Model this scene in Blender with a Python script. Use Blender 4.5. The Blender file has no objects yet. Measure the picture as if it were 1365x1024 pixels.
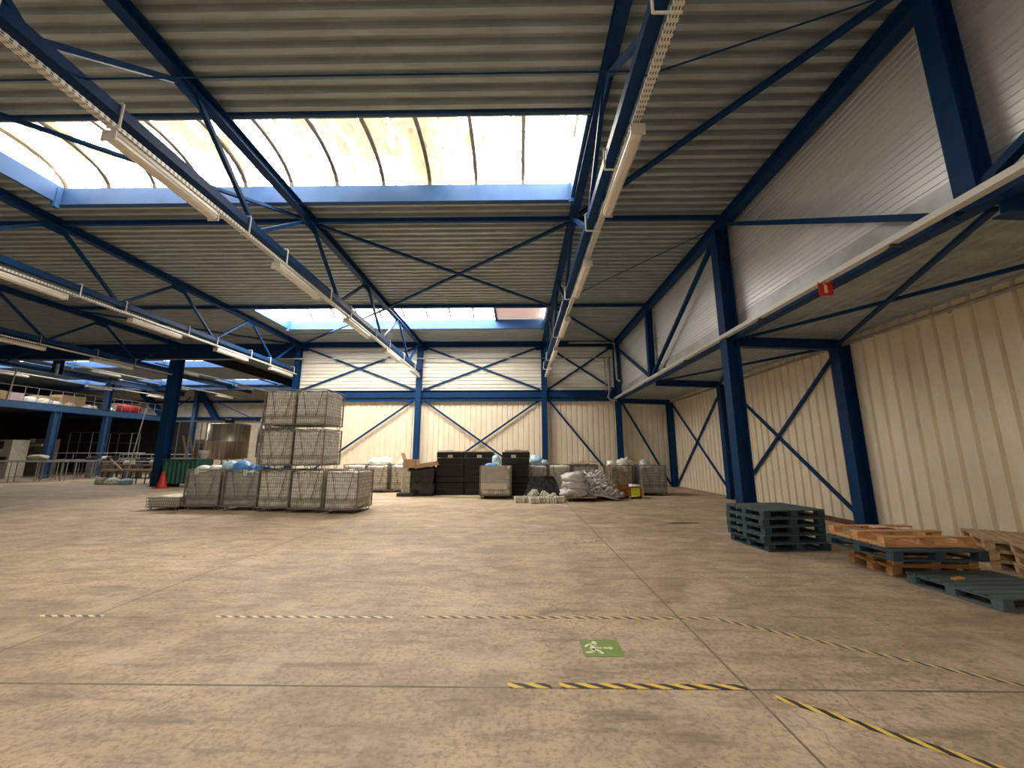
import bpy, math, random
from mathutils import Vector, Matrix, noise
R = random.Random(7)
PI = math.pi
scene = bpy.context.scene
col = scene.collection

# ------------------------------------------------------------------ materials
def mat(name, base, rough=0.6, metal=0.0, var=0.0, vscale=3.0, bump=0.0, bscale=20.0, base2=None,
        aniso=None, alpha=None, trans=0.0, spec=0.5, stretch=(1, 1, 1)):
    m = bpy.data.materials.new(name); m.use_nodes = True
    nt = m.node_tree; b = nt.nodes['Principled BSDF']
    b.inputs['Base Color'].default_value = (*base, 1)
    b.inputs['Roughness'].default_value = rough
    b.inputs['Metallic'].default_value = metal
    b.inputs['Specular IOR Level'].default_value = spec
    if trans: b.inputs['Transmission Weight'].default_value = trans
    if alpha is not None: b.inputs['Alpha'].default_value = alpha
    tc = nt.nodes.new('ShaderNodeTexCoord')
    mp = nt.nodes.new('ShaderNodeMapping'); mp.inputs['Scale'].default_value = stretch
    nt.links.new(tc.outputs['Object'], mp.inputs['Vector'])
    if var or base2:
        n = nt.nodes.new('ShaderNodeTexNoise'); n.inputs['Scale'].default_value = vscale
        n.inputs['Detail'].default_value = 6; n.inputs['Roughness'].default_value = 0.65
        nt.links.new(mp.outputs[0], n.inputs['Vector'])
        cr = nt.nodes.new('ShaderNodeValToRGB')
        c2 = base2 if base2 else tuple(c * (1 - var) for c in base)
        c1 = base if base2 else tuple(min(1, c * (1 + var)) for c in base)
        cr.color_ramp.elements[0].position = 0.35; cr.color_ramp.elements[0].color = (*c2, 1)
        cr.color_ramp.elements[1].position = 0.65; cr.color_ramp.elements[1].color = (*c1, 1)
        nt.links.new(n.outputs['Fac'], cr.inputs['Fac'])
        nt.links.new(cr.outputs['Color'], b.inputs['Base Color'])
    if bump:
        n2 = nt.nodes.new('ShaderNodeTexNoise'); n2.inputs['Scale'].default_value = bscale
        n2.inputs['Detail'].default_value = 4
        nt.links.new(mp.outputs[0], n2.inputs['Vector'])
        bp = nt.nodes.new('ShaderNodeBump'); bp.inputs['Strength'].default_value = bump
        bp.inputs['Distance'].default_value = 0.02
        nt.links.new(n2.outputs['Fac'], bp.inputs['Height'])
        nt.links.new(bp.outputs['Normal'], b.inputs['Normal'])
    return m

def nn(nt, typ, **kw):
    n = nt.nodes.new(typ)
    for k, v in kw.items():
        if k == 'op': n.operation = v
        elif isinstance(k, str) and k.startswith('i'): n.inputs[int(k[1:])].default_value = v
    return n

def mth(nt, op, a, b=None, c=None):
    n = nt.nodes.new('ShaderNodeMath'); n.operation = op
    for i, v in enumerate((a, b, c)):
        if v is None: continue
        if isinstance(v, (int, float)): n.inputs[i].default_value = v
        else: nt.links.new(v, n.inputs[i])
    return n.outputs[0]

def mixc(nt, fac, c1, c2, mode='MIX'):
    n = nt.nodes.new('ShaderNodeMix'); n.data_type = 'RGBA'; n.blend_type = mode
    if isinstance(fac, (int, float)): n.inputs[0].default_value = fac
    else: nt.links.new(fac, n.inputs[0])
    for i, c in ((6, c1), (7, c2)):
        if isinstance(c, tuple): n.inputs[i].default_value = (*c, 1)
        else: nt.links.new(c, n.inputs[i])
    return n.outputs[2]

def noise_tex(nt, vec, scale, detail=5, rough=0.6):
    n = nt.nodes.new('ShaderNodeTexNoise'); n.inputs['Scale'].default_value = scale
    n.inputs['Detail'].default_value = detail; n.inputs['Roughness'].default_value = rough
    nt.links.new(vec, n.inputs['Vector']); return n.outputs['Fac']

def ramp(nt, fac, p0, p1):
    n = nt.nodes.new('ShaderNodeMapRange'); n.clamp = True
    n.inputs[1].default_value = p0; n.inputs[2].default_value = p1
    nt.links.new(fac, n.inputs[0]); return n.outputs[0]

def floor_material():
    m = bpy.data.materials.new('concrete_floor'); m.use_nodes = True
    nt = m.node_tree; b = nt.nodes['Principled BSDF']
    geo = nt.nodes.new('ShaderNodeNewGeometry'); pos = geo.outputs['Position']
    mp = nt.nodes.new('ShaderNodeMapping'); mp.inputs['Scale'].default_value = (0.6, 1, 1)
    nt.links.new(pos, mp.inputs['Vector'])
    big = noise_tex(nt, mp.outputs[0], 0.35, 6, .6)
    mid = noise_tex(nt, mp.outputs[0], 2.6, 8, .72)
    fine = noise_tex(nt, pos, 22, 6, .75)
    c = mixc(nt, ramp(nt, big, .35, .65), (.46, .35, .235), (.70, .545, .385))
    c = mixc(nt, ramp(nt, mid, .38, .60), mixc(nt, 1.0, c, (.64, .645, .66), 'MULTIPLY'), c)
    c = mixc(nt, mth(nt, 'MULTIPLY', ramp(nt, fine, .48, .60), .55), c, (.20, .165, .12))
    # dark scuffs
    mp2 = nt.nodes.new('ShaderNodeMapping'); mp2.inputs['Rotation'].default_value = (0, 0, .5)
    mp2.inputs['Scale'].default_value = (.7, 5, 1); nt.links.new(pos, mp2.inputs['Vector'])
    sc = noise_tex(nt, mp2.outputs[0], 1.3, 7, .7)
    c = mixc(nt, mth(nt, 'MULTIPLY', ramp(nt, sc, .53, .64), .5), c, (.16, .135, .105))
    mp5 = nt.nodes.new('ShaderNodeMapping'); mp5.inputs['Location'].default_value = (40, 13, 0)
    nt.links.new(pos, mp5.inputs['Vector'])
    pale = noise_tex(nt, mp5.outputs[0], 1.1, 8, .72)
    c = mixc(nt, mth(nt, 'MULTIPLY', ramp(nt, pale, .52, .64), .5), c, (.70, .575, .43))
    vo = nt.nodes.new('ShaderNodeTexVoronoi'); vo.inputs['Scale'].default_value = 5.0
    nt.links.new(pos, vo.inputs['Vector'])
    sp_ = mth(nt, 'LESS_THAN', vo.outputs['Distance'], .05)
    c = mixc(nt, mth(nt, 'MULTIPLY', sp_, .6), c, (.08, .065, .05))
    # hairline cracks
    vc = nt.nodes.new('ShaderNodeTexVoronoi'); vc.feature = 'DISTANCE_TO_EDGE'; vc.inputs['Scale'].default_value = .8
    dn = nt.nodes.new('ShaderNodeTexNoise'); dn.inputs['Scale'].default_value = 3; nt.links.new(pos, dn.inputs['Vector'])
    va = nt.nodes.new('ShaderNodeVectorMath'); va.operation = 'MULTIPLY_ADD'
    nt.links.new(dn.outputs['Color'], va.inputs[0]); va.inputs[1].default_value = (.5, .5, .5)
    nt.links.new(pos, va.inputs[2]); nt.links.new(va.outputs[0], vc.inputs['Vector'])
    ck = mth(nt, 'MULTIPLY', mth(nt, 'LESS_THAN', vc.outputs['Distance'], .006), ramp(nt, big, .48, .6))
    c = mixc(nt, mth(nt, 'MULTIPLY', ck, .5), c, (.12, .10, .08))
    # saw-cut joints
    sp = nt.nodes.new('ShaderNodeSeparateXYZ'); nt.links.new(pos, sp.inputs[0])
    wob = mth(nt, 'MULTIPLY', mth(nt, 'SUBTRACT', fine, .5), .012)
    def joint(axis, c0, w):
        d = mth(nt, 'ABSOLUTE', mth(nt, 'ADD', mth(nt, 'SUBTRACT', sp.outputs[axis], c0), wob))
        return mth(nt, 'LESS_THAN', d, w)
    j = joint(1, 3.285, .011)
    for ax, c0, w in ((0, 1.74, .009), (0, -4.66, .009), (0, -11.06, .010), (0, -17.4, .010), (1, 9.7, .009), (1, 16.1, .009)):
        j = mth(nt, 'MAXIMUM', j, joint(ax, c0, w))
    jm = mth(nt, 'MULTIPLY', j, ramp(nt, mid, .25, .5))
    c = mixc(nt, mth(nt, 'MULTIPLY', jm, .75), c, (.07, .055, .045))
    # dark greenish patches before the black crates, other dark and pale patches
    def blob(x, y, rx, ry, amt, colr):
        nonlocal c
        dx = mth(nt, 'DIVIDE', mth(nt, 'SUBTRACT', sp.outputs[0], x), rx)
        dy = mth(nt, 'DIVIDE', mth(nt, 'SUBTRACT', sp.outputs[1], y), ry)
        d = mth(nt, 'ADD', mth(nt, 'MULTIPLY', dx, dx), mth(nt, 'MULTIPLY', dy, dy))
        d = mth(nt, 'ADD', d, mth(nt, 'MULTIPLY', mth(nt, 'SUBTRACT', mid, .5), 2.4))
        f = mth(nt, 'MULTIPLY', mth(nt, 'SUBTRACT', 1.0, ramp(nt, d, .5, 1.0)), amt)
        c = mixc(nt, f, c, colr)
    blob(-2.3, 16.35, 2.3, .42, .75, (.13, .125, .045))
    blob(-1.0, 15.7, .9, .25, .55, (.14, .13, .05))
    blob(-2.6, 16.75, 2.0, .16, .8, (.62, .55, .44))
    blob(4.25, 10.4, .5, .16, .8, (.09, .06, .035))
    blob(-4.6, 14.9, 1.0, .35, .5, (.62, .55, .46))
    nt.links.new(c, b.inputs['Base Color'])
    rr = mth(nt, 'ADD', mth(nt, 'MULTIPLY', mid, .3), .42)
    nt.links.new(rr, b.inputs['Roughness'])
    b.inputs['Specular IOR Level'].default_value = .35
    bp = nt.nodes.new('ShaderNodeBump'); bp.inputs['Strength'].default_value = .25; bp.inputs['Distance'].default_value = .01
    h = mth(nt, 'SUBTRACT', mth(nt, 'ADD', mth(nt, 'MULTIPLY', fine, .5), mid), j)
    nt.links.new(h, bp.inputs['Height']); nt.links.new(bp.outputs['Normal'], b.inputs['Normal'])
    return m

def stripes_material(name, c1, c2, period=.178, skew=1.5, worn=.25):
    m = bpy.data.materials.new(name); m.use_nodes = True
    nt = m.node_tree; b = nt.nodes['Principled BSDF']
    tc = nt.nodes.new('ShaderNodeTexCoord'); sp = nt.nodes.new('ShaderNodeSeparateXYZ')
    nt.links.new(tc.outputs['Object'], sp.inputs[0])
    v = mth(nt, 'FRACT', mth(nt, 'DIVIDE', mth(nt, 'ADD', sp.outputs[0], mth(nt, 'MULTIPLY', sp.outputs[1], skew)), period))
    f = mth(nt, 'GREATER_THAN', v, .5)
    c = mixc(nt, f, c1, c2)
    n = noise_tex(nt, tc.outputs['Object'], 14, 6, .75)
    c = mixc(nt, mth(nt, 'MULTIPLY', ramp(nt, n, .52, .66), worn), c, (.36, .30, .22))
    nt.links.new(c, b.inputs['Base Color']); b.inputs['Roughness'].default_value = .55
    return m

def perforated_material():
    m = bpy.data.materials.new('perforated_zinc'); m.use_nodes = True
    nt = m.node_tree; b = nt.nodes['Principled BSDF']
    tc = nt.nodes.new('ShaderNodeTexCoord'); sp = nt.nodes.new('ShaderNodeSeparateXYZ')
    nt.links.new(tc.outputs['Object'], sp.inputs[0])
    u = mth(nt, 'FRACT', mth(nt, 'DIVIDE', sp.outputs[1], .075))
    a = mth(nt, 'LESS_THAN', u, .45)
    vx = mth(nt, 'FRACT', mth(nt, 'DIVIDE', sp.outputs[0], .034))
    vz = mth(nt, 'FRACT', mth(nt, 'DIVIDE', sp.outputs[2], .034))
    bx = mth(nt, 'MULTIPLY', mth(nt, 'LESS_THAN', mth(nt, 'ABSOLUTE', mth(nt, 'SUBTRACT', vx, .5)), .2),
             mth(nt, 'LESS_THAN', mth(nt, 'ABSOLUTE', mth(nt, 'SUBTRACT', vz, .5)), .3))
    f = mth(nt, 'MULTIPLY', a, bx)
    c = mixc(nt, f, (.72, .72, .68), (.05, .05, .05))
    nt.links.new(c, b.inputs['Base Color']); b.inputs['Roughness'].default_value = .5; b.inputs['Metallic'].default_value = .15
    return m

def pane_material(name, strength, dirt, tint=(1.0, .915, .80)):
    """weathered translucent polycarbonate with the sky behind it"""
    m = bpy.data.materials.new(name); m.use_nodes = True
    nt = m.node_tree; b = nt.nodes['Principled BSDF']
    tc = nt.nodes.new('ShaderNodeTexCoord')
    mp = nt.nodes.new('ShaderNodeMapping'); mp.inputs['Scale'].default_value = (1.0, .45, .45)
    nt.links.new(tc.outputs['Object'], mp.inputs['Vector'])
    n1 = noise_tex(nt, mp.outputs[0], 1.1, 8, .7)
    mp2 = nt.nodes.new('ShaderNodeMapping'); mp2.inputs['Scale'].default_value = (3.0, .8, .8)
    nt.links.new(tc.outputs['Object'], mp2.inputs['Vector'])
    n2 = noise_tex(nt, mp2.outputs[0], 3.2, 3, .6)
    n3 = noise_tex(nt, mp2.outputs[0], 2.2, 7, .75)
    sp = nt.nodes.new('ShaderNodeSeparateXYZ'); nt.links.new(tc.outputs['Object'], sp.inputs[0])
    soil = mth(nt, 'SUBTRACT', n1, mth(nt, 'MULTIPLY', sp.outputs[1], .045))   # more grime towards the low outer edge
    px_ = mth(nt, 'FLOOR', mth(nt, 'DIVIDE', sp.outputs[0], 1.2))
    wn_ = nt.nodes.new('ShaderNodeTexWhiteNoise'); wn_.noise_dimensions = '1D'; nt.links.new(px_, wn_.inputs['W'])
    soil = mth(nt, 'ADD', soil, mth(nt, 'ADD', mth(nt, 'MULTIPLY', wn_.outputs['Value'], .05), .025))
    grim = ramp(nt, soil, .515, .565)
    c = mixc(nt, mth(nt, 'MULTIPLY', grim, dirt), tint, (.076, .058, .028))
    streak = mth(nt, 'MULTIPLY', ramp(nt, n3, .51, .55), ramp(nt, soil, .47, .52))
    c = mixc(nt, mth(nt, 'MULTIPLY', streak, .99 * dirt), c, (.054, .040, .017))
    c = mixc(nt, mth(nt, 'MULTIPLY', ramp(nt, n2, .59, .605), .985 * dirt), c, (.030, .024, .011))
    b.inputs['Base Color'].default_value = (.8, .8, .76, 1)
    b.inputs['Roughness'].default_value = .3
    nt.links.new(c, b.inputs['Emission Color'])
    b.inputs['Emission Strength'].default_value = strength
    return m

BLUE = mat('blue_painted_steel', (.005, .040, .130), .5, 0, .16, 4, .05, 30, spec=.15)
BLUE_L = mat('light_blue_painted_steel', (.040, .105, .26), .5, 0, .08, 3, spec=.2)
MEZZ = mat('worn_blue_paint', (.035, .10, .23), .5, 0, .2, 3)
DECK = mat('galvanised_roof_deck', (.385, .445, .46), .5, .15, .16, 2.2, .06, 12, stretch=(.5, 2, 2))
FASCIA = mat('zinc_liner_panel', (.92, .96, .97), .38, .55, .08, 1.5, .05, 3, stretch=(1, .3, 3))
FASCIA_P = mat('zinc_flashing', (.60, .63, .64), .45, .5, .2, .9, .04, 3)
WALLUP = mat('light_steel_cladding', (.83, .82, .73), .45, .05, .14, 1.2, 0, 1, stretch=(.3, 1, 4))
CREAM = mat('cream_wall_cladding', (.86, .77, .60), .55, 0, .07, 2.5, .05, 40, stretch=(1, 1, .4))
FARW = mat('far_wall_panel', (.76, .68, .54), .7, 0, .12, 1.5)
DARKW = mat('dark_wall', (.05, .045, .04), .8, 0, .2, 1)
FLOOR = floor_material()
PERF = perforated_material()
GALV = mat('galvanised_metal', (.42, .42, .40), .42, .6, .15, 6)
GREYP = mat('grey_pipe', (.36, .36, .33), .5, .1, .1, 5)
HOUSING = mat('lamp_housing', (.62, .58, .50), .45, 0, .1, 5)
DIFF = mat('lamp_diffuser', (.78, .74, .66), .25, 0, .06, 6)
WIRE = mat('rusty_wire', (.22, .185, .145), .6, .4, .35, 9)
WIRE_G = mat('grey_wire', (.24, .24, .22), .5, .5, .25, 9)
BLACKP = mat('black_plastic', (.007, .007, .008), .5, 0, .3, 8, .2, 25, spec=.3)
BLACKR = mat('black_plastic_ribs', (.013, .012, .011), .45, 0, .3, 8, spec=.3)
FILM = mat('black_film', (.010, .010, .011), .22, 0, .3, 4, .6, 9)
CARD = mat('cardboard', (.50, .34, .19), .8, 0, .13, 6)
CARD_D = mat('brown_cardboard', (.33, .23, .15), .85, 0, .15, 5)
BAGW = mat('milky_plastic', (.86, .83, .77), .3, 0, .22, 7, .6, 12)
BAGG = mat('grey_plastic', (.84, .78, .67), .32, 0, .3, 6, .7, 10)
BAGDG = mat('grey_green_plastic', (.52, .53, .48), .36, 0, .22, 5, .7, 9)
BAGC = mat('cream_contents', (.50, .45, .31), .5, 0, .35, 12, .7, 16)
BAGB = mat('blue_plastic', (.08, .32, .74), .35, 0, .2, 5, .5, 10)
BAGLB = mat('pale_blue_plastic', (.40, .60, .72), .35, 0, .25, 6, .5, 12)
CLEARG = mat('hazy_grey_sheet', (.40, .385, .335), .3, 0, .18, 4, .3, 5)
BOTT = mat('cream_bottle', (.66, .65, .52), .4, 0, .1, 8)
BOTW = mat('white_purple_bottle', (.80, .77, .76), .35, 0, 0, 30, 0, 1, base2=(.26, .22, .26))
PAPER = mat('paper', (.78, .76, .70), .7)
INK = mat('ink', (.05, .05, .05), .7)
PWOOD = mat('pallet_wood', (.62, .34, .14), .75, 0, .22, 3, .2, 25, stretch=(1, 6, 6))
PWOOD2 = mat('grey_pallet_wood', (.52, .36, .20), .8, 0, .22, 3, .2, 25, stretch=(1, 6, 6))
PBLUET = mat('worn_grey_blue_boards', (.105, .130, .130), .8, 0, 0, 4, .2, 25, base2=(.060, .090, .098), stretch=(1, 8, 8))
PBLUE = mat('blue_pallet_paint', (.020, .070, .118), .75, 0, 0, 3, .2, 25, base2=(.045, .062, .066), stretch=(1, 5, 5))
PBLUE2 = mat('faded_blue_pallet_paint', (.055, .125, .165), .75, 0, 0, 3, .2, 25, base2=(.12, .135, .135), stretch=(1, 5, 5))
STEEL = mat('stainless_steel', (.92, .82, .66), .32, .75, 0, 3, .05, 3, base2=(.34, .29, .22), stretch=(1.6, 1.6, .04))  # cream and dark vertical streaks paint the tank reflections into the colour
MACH = mat('off_white_machine', (.62, .58, .47), .5, 0, .15, 4)
MACHD = mat('dark_machine', (.04, .04, .038), .6, 0, .4, 6)
MACHG = mat('grey_machine', (.18, .17, .15), .55, .2, .3, 5)
RED = mat('red_paint', (.52, .03, .025), .5, 0, .15, 4)
REDS = mat('red_sign', (.62, .02, .015), .5)
YEL = mat('yellow_sign', (.72, .80, .03), .6)
YELP = mat('sign_pale_yellow', (.85, .62, .28), .6)
GREEN = mat('green_container', (.018, .115, .075), .5, 0, .2, 4)
ORNG = mat('orange_brown_crate', (.36, .13, .04), .7, 0, .3, 6)
TAPE = stripes_material('hazard_tape_bright', (.84, .61, .12), (.045, .045, .043), .178, 1.9, .35)
TAPE2 = stripes_material('hazard_tape_faded', (.74, .57, .25), (.085, .08, .07), .135, 1.6, .6)
TAPE3 = stripes_material('hazard_tape_pale', (.80, .72, .50), (.15, .135, .11), .135, 1.6, .7)
EXITG = mat('exit_green', (.175, .29, .055), .6, 0, 0, 9, 0, 1, base2=(.25, .33, .115))
EXITW = mat('exit_cream', (.80, .78, .52), .6)
RIBM = mat('skylight_rib', (.12, .11, .09), .6)
PINKSH = mat('pink_ribbed_sheet', (.75, .58, .55), .6, 0, .15, 4)
PINKT = mat('pink_glowing_sheet', (.75, .60, .58), .6)
PINKT.node_tree.nodes['Principled BSDF'].inputs['Emission Color'].default_value = (1, .72, .68, 1)
PINKT.node_tree.nodes['Principled BSDF'].inputs['Emission Strength'].default_value = .12  # faint glow stands in for daylight coming through the sheet

# ------------------------------------------------------------------ mesh builder
class MB:
    def __init__(s): s.v = []; s.f = []
    def add(s, vs, fs):
        o = len(s.v); s.v += [tuple(v) for v in vs]; s.f += [tuple(i + o for i in f) for f in fs]; return s
    def box(s, x0, x1, y0, y1, z0, z1):
        vs = [(x, y, z) for z in (z0, z1) for y in (y0, y1) for x in (x0, x1)]
        return s.add(vs, [(0, 2, 3, 1), (4, 5, 7, 6), (0, 1, 5, 4), (2, 6, 7, 3), (0, 4, 6, 2), (1, 3, 7, 5)])
    def bar(s, p, q, w, h, up=(0, 0, 1), caps=True):
        p = Vector(p); q = Vector(q); d = (q - p).normalized(); up = Vector(up)
        if abs(d.dot(up)) > .98: up = Vector((0, 1, 0))
        a = d.cross(up).normalized() * (w / 2); b = a.cross(d).normalized() * (h / 2)
        vs = [c + sa * a + sb * b for c in (p, q) for sa, sb in ((-1, -1), (1, -1), (1, 1), (-1, 1))]
        fs = [(0, 1, 5, 4), (1, 2, 6, 5), (2, 3, 7, 6), (3, 0, 4, 7)]
        if caps: fs += [(3, 2, 1, 0), (4, 5, 6, 7)]
        return s.add(vs, fs)
    def ibar(s, p, q, w, h, up=(0, 0, 1), t=.018):
        """I/H section: flanges of width w, depth h measured along up"""
        p = Vector(p); q = Vector(q); d = (q - p).normalized(); upv = Vector(up)
        if abs(d.dot(upv)) > .98: upv = Vector((0, 1, 0))
        a = d.cross(upv).normalized(); b = a.cross(d).normalized()
        o = b * (h / 2 - t / 2)
        s.bar(p + o, q + o, w, t, up); s.bar(p - o, q - o, w, t, up)
        s.bar(p, q, t, h - 2 * t, up); return s
    def tube(s, p, q, r, n=8, r2=None, caps=True):
        p = Vector(p); q = Vector(q); d = (q - p).normalized(); up = Vector((0, 0, 1)) if abs(d.z) < .95 else Vector((1, 0, 0))
        a = d.cross(up).normalized(); b = a.cross(d); r2 = r if r2 is None else r2
        vs = []
        for c, rr in ((p, r), (q, r2)):
            for i in range(n):
                t = 2 * PI * i / n; vs.append(c + (a * math.cos(t) + b * math.sin(t)) * rr)
        fs = [(i, (i + 1) % n, n + (i + 1) % n, n + i) for i in range(n)]
        if caps: fs += [tuple(range(n - 1, -1, -1)), tuple(range(n, 2 * n))]
        return s.add(vs, fs)
    def path(s, pts, r, n=8):
        for a, b in zip(pts, pts[1:]): s.tube(a, b, r, n)
        for a in pts[1:-1]: s.sphere(a, r, 6, 8)
        return s
    def sphere(s, c, r, nu=6, nv=10, sc=(1, 1, 1)):
        vs = []
        for i in range(nu + 1):
            t = PI * i / nu
            for j in range(nv):
                p = 2 * PI * j / nv
                vs.append((c[0] + r * sc[0] * math.sin(t) * math.cos(p), c[1] + r * sc[1] * math.sin(t) * math.sin(p), c[2] + r * sc[2] * math.cos(t)))
        fs = [(i * nv + j, (i + 1) * nv + j, (i + 1) * nv + (j + 1) % nv, i * nv + (j + 1) % nv) for i in range(nu) for j in range(nv)]
        return s.add(vs, fs)
    def lathe(s, prof, c=(0, 0, 0), n=24):
        vs = [(c[0] + r * math.cos(2 * PI * j / n), c[1] + r * math.sin(2 * PI * j / n), c[2] + z) for r, z in prof for j in range(n)]
        k = len(prof)
        fs = [(i * n + j, i * n + (j + 1) % n, (i + 1) * n + (j + 1) % n, (i + 1) * n + j) for i in range(k - 1) for j in range(n)]
        return s.add(vs, fs)
    def prism(s, poly, z0, z1):
        n = len(poly)
        vs = [(x, y, z0) for x, y in poly] + [(x, y, z1) for x, y in poly]
        return s.add(vs, [tuple(range(n - 1, -1, -1)), tuple(range(n, 2 * n))] + [(i, (i + 1) % n, n + (i + 1) % n, n + i) for i in range(n)])
    def build(s, name, m, parent=None, smooth=False, bevel=0):
        me = bpy.data.meshes.new(name); me.from_pydata(s.v, [], s.f); me.materials.append(m); me.update()
        if smooth:
            me.polygons.foreach_set('use_smooth', [True] * len(me.polygons))
        o = bpy.data.objects.new(name, me); col.objects.link(o)
        if parent: o.parent = parent
        if bevel:
            bv = o.modifiers.new('bevel', 'BEVEL'); bv.width = bevel; bv.segments = 2; bv.limit_method = 'ANGLE'
        return o

def tag(o, label, cat, group=None, kind=None):
    if label: o['label'] = label
    if cat: o['category'] = cat
    if group: o['group'] = group
    if kind: o['kind'] = kind
    return o
def thing(name, label, cat, loc=(0, 0, 0), rz=0, group=None):
    o = bpy.data.objects.new(name, None); o.empty_display_size = .2; col.objects.link(o)
    o.location = loc; o.rotation_euler = (0, 0, rz)
    return tag(o, label, cat, group)
def struct(o, label=None):
    o['kind'] = 'structure'
    if label: o['label'] = label
    return o
def single(mb, name, m, label, cat, loc=(0, 0, 0), rz=0, group=None, smooth=False, bevel=0):
    o = mb.build(name, m, None, smooth, bevel); o.location = loc; o.rotation_euler = (0, 0, rz)
    return tag(o, label, cat, group)
def dup(root, loc, rz=None, label=None, group=None, rot=None):
    r = root.copy(); col.objects.link(r); r.location = loc
    if rz is not None: r.rotation_euler = (0, 0, rz)
    if rot is not None: r.rotation_euler = rot
    if label: r['label'] = label
    if group: r['group'] = group
    for ch in list(root.children):
        c = ch.copy(); col.objects.link(c); c.parent = r
        for g in list(ch.children):
            d = g.copy(); col.objects.link(d); d.parent = c
    return r
ORD = ['nearest', 'second nearest', 'third', 'fourth', 'fifth', 'sixth', 'seventh', 'eighth', 'ninth']

# profiles: trapezoid sheet in (u along pitch, w depth)
def sheet(mb, u0, u1, l0, l1, base, pitch, depth, place, flat=.5, slope=.12, phase=0.0):
    """ribbed sheet: u runs across ribs, l along them; place(u, l, w) -> xyz"""
    pts = []; k = math.floor((u0 - phase) / pitch) - 1
    a, b = flat, slope
    while True:
        s0 = phase + k * pitch
        if s0 > u1 + pitch: break
        for fr, w in ((0, 0), (a, 0), (a + b, depth), (1 - b, depth)):
            pts.append((s0 + fr * pitch, w))
        k += 1
    out = []
    for (ua, wa), (ub, wb) in zip(pts, pts[1:]):
        if ub < u0 or ua > u1: continue
        if ua < u0:
            wa = wa + (wb - wa) * (u0 - ua) / max(1e-9, ub - ua); ua = u0
        if ub > u1:
            wb = wa + (wb - wa) * (u1 - ua) / max(1e-9, ub - ua); ub = u1
        if not out: out.append((ua, wa))
        out.append((ub, wb))
    n = len(out)
    vs = [place(u, l0, base + w) for u, w in out] + [place(u, l1, base + w) for u, w in out]
    fs = [(i, i + 1, n + i + 1, n + i) for i in range(n - 1)]
    mb.add(vs, fs)

# ------------------------------------------------------------------ shell
ZR = 8.14            # underside of roof deck
XT = [-26.95, -19.8, -12.65, -5.6, 1.5]   # trusses
XG, XW, YB = 5.62, 8.68, 21.6
fl = MB().box(-48, 12, -14, 40, -.3, 0).build('floor', FLOOR); struct(fl, 'dusty beige concrete warehouse floor')

SK = [(-3.65, -1.2, [(-11.85, 1.35)]), (6.35, 8.80, [(-11.85, 1.35)]), (16.3, 18.92, [(-11.85, 1.35)]),
      (25.1, 27.6, [(-26.4, -20.9), (-33.2, -27.8), (-40.4, -34.6)]), (32.6, 34.9, [(-22.2, -20.0), (-26.5, -22.6), (-33.4, -27.6), (-40.4, -34.6)])]
deck = MB()
pl = lambda u, l, w: (l, u, w)
def dstrip(y0, y1, x0, x1): sheet(deck, y0, y1, x0, x1, ZR, .262, .115, pl, .36, .10, phase=.06)
y = -14
for (a, b, segs) in SK:
    xr = 5.95 if y < YB else -12.5
    if y < YB < a: dstrip(y, YB, -48, 5.95); dstrip(YB, a, -48, -12.5)
    else: dstrip(y, a, -48, 5.95 if y < YB else -12.5)
    xe = 5.95 if a < YB else -12.5
    for (x0, x1) in sorted(segs, reverse=True):
        dstrip(a, b, x1, xe); xe = x0
    dstrip(a, b, -48, xe); y = b
dstrip(y, 40, -48, -12.5)
dk = deck.build('ceiling', DECK); struct(dk, 'dark galvanised trapezoid roof deck')
rf = MB().box(-48, 6.0, -14, 40, 9.9, 10.0)   # nothing shows through; weather skin above the vaults is left out
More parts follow.
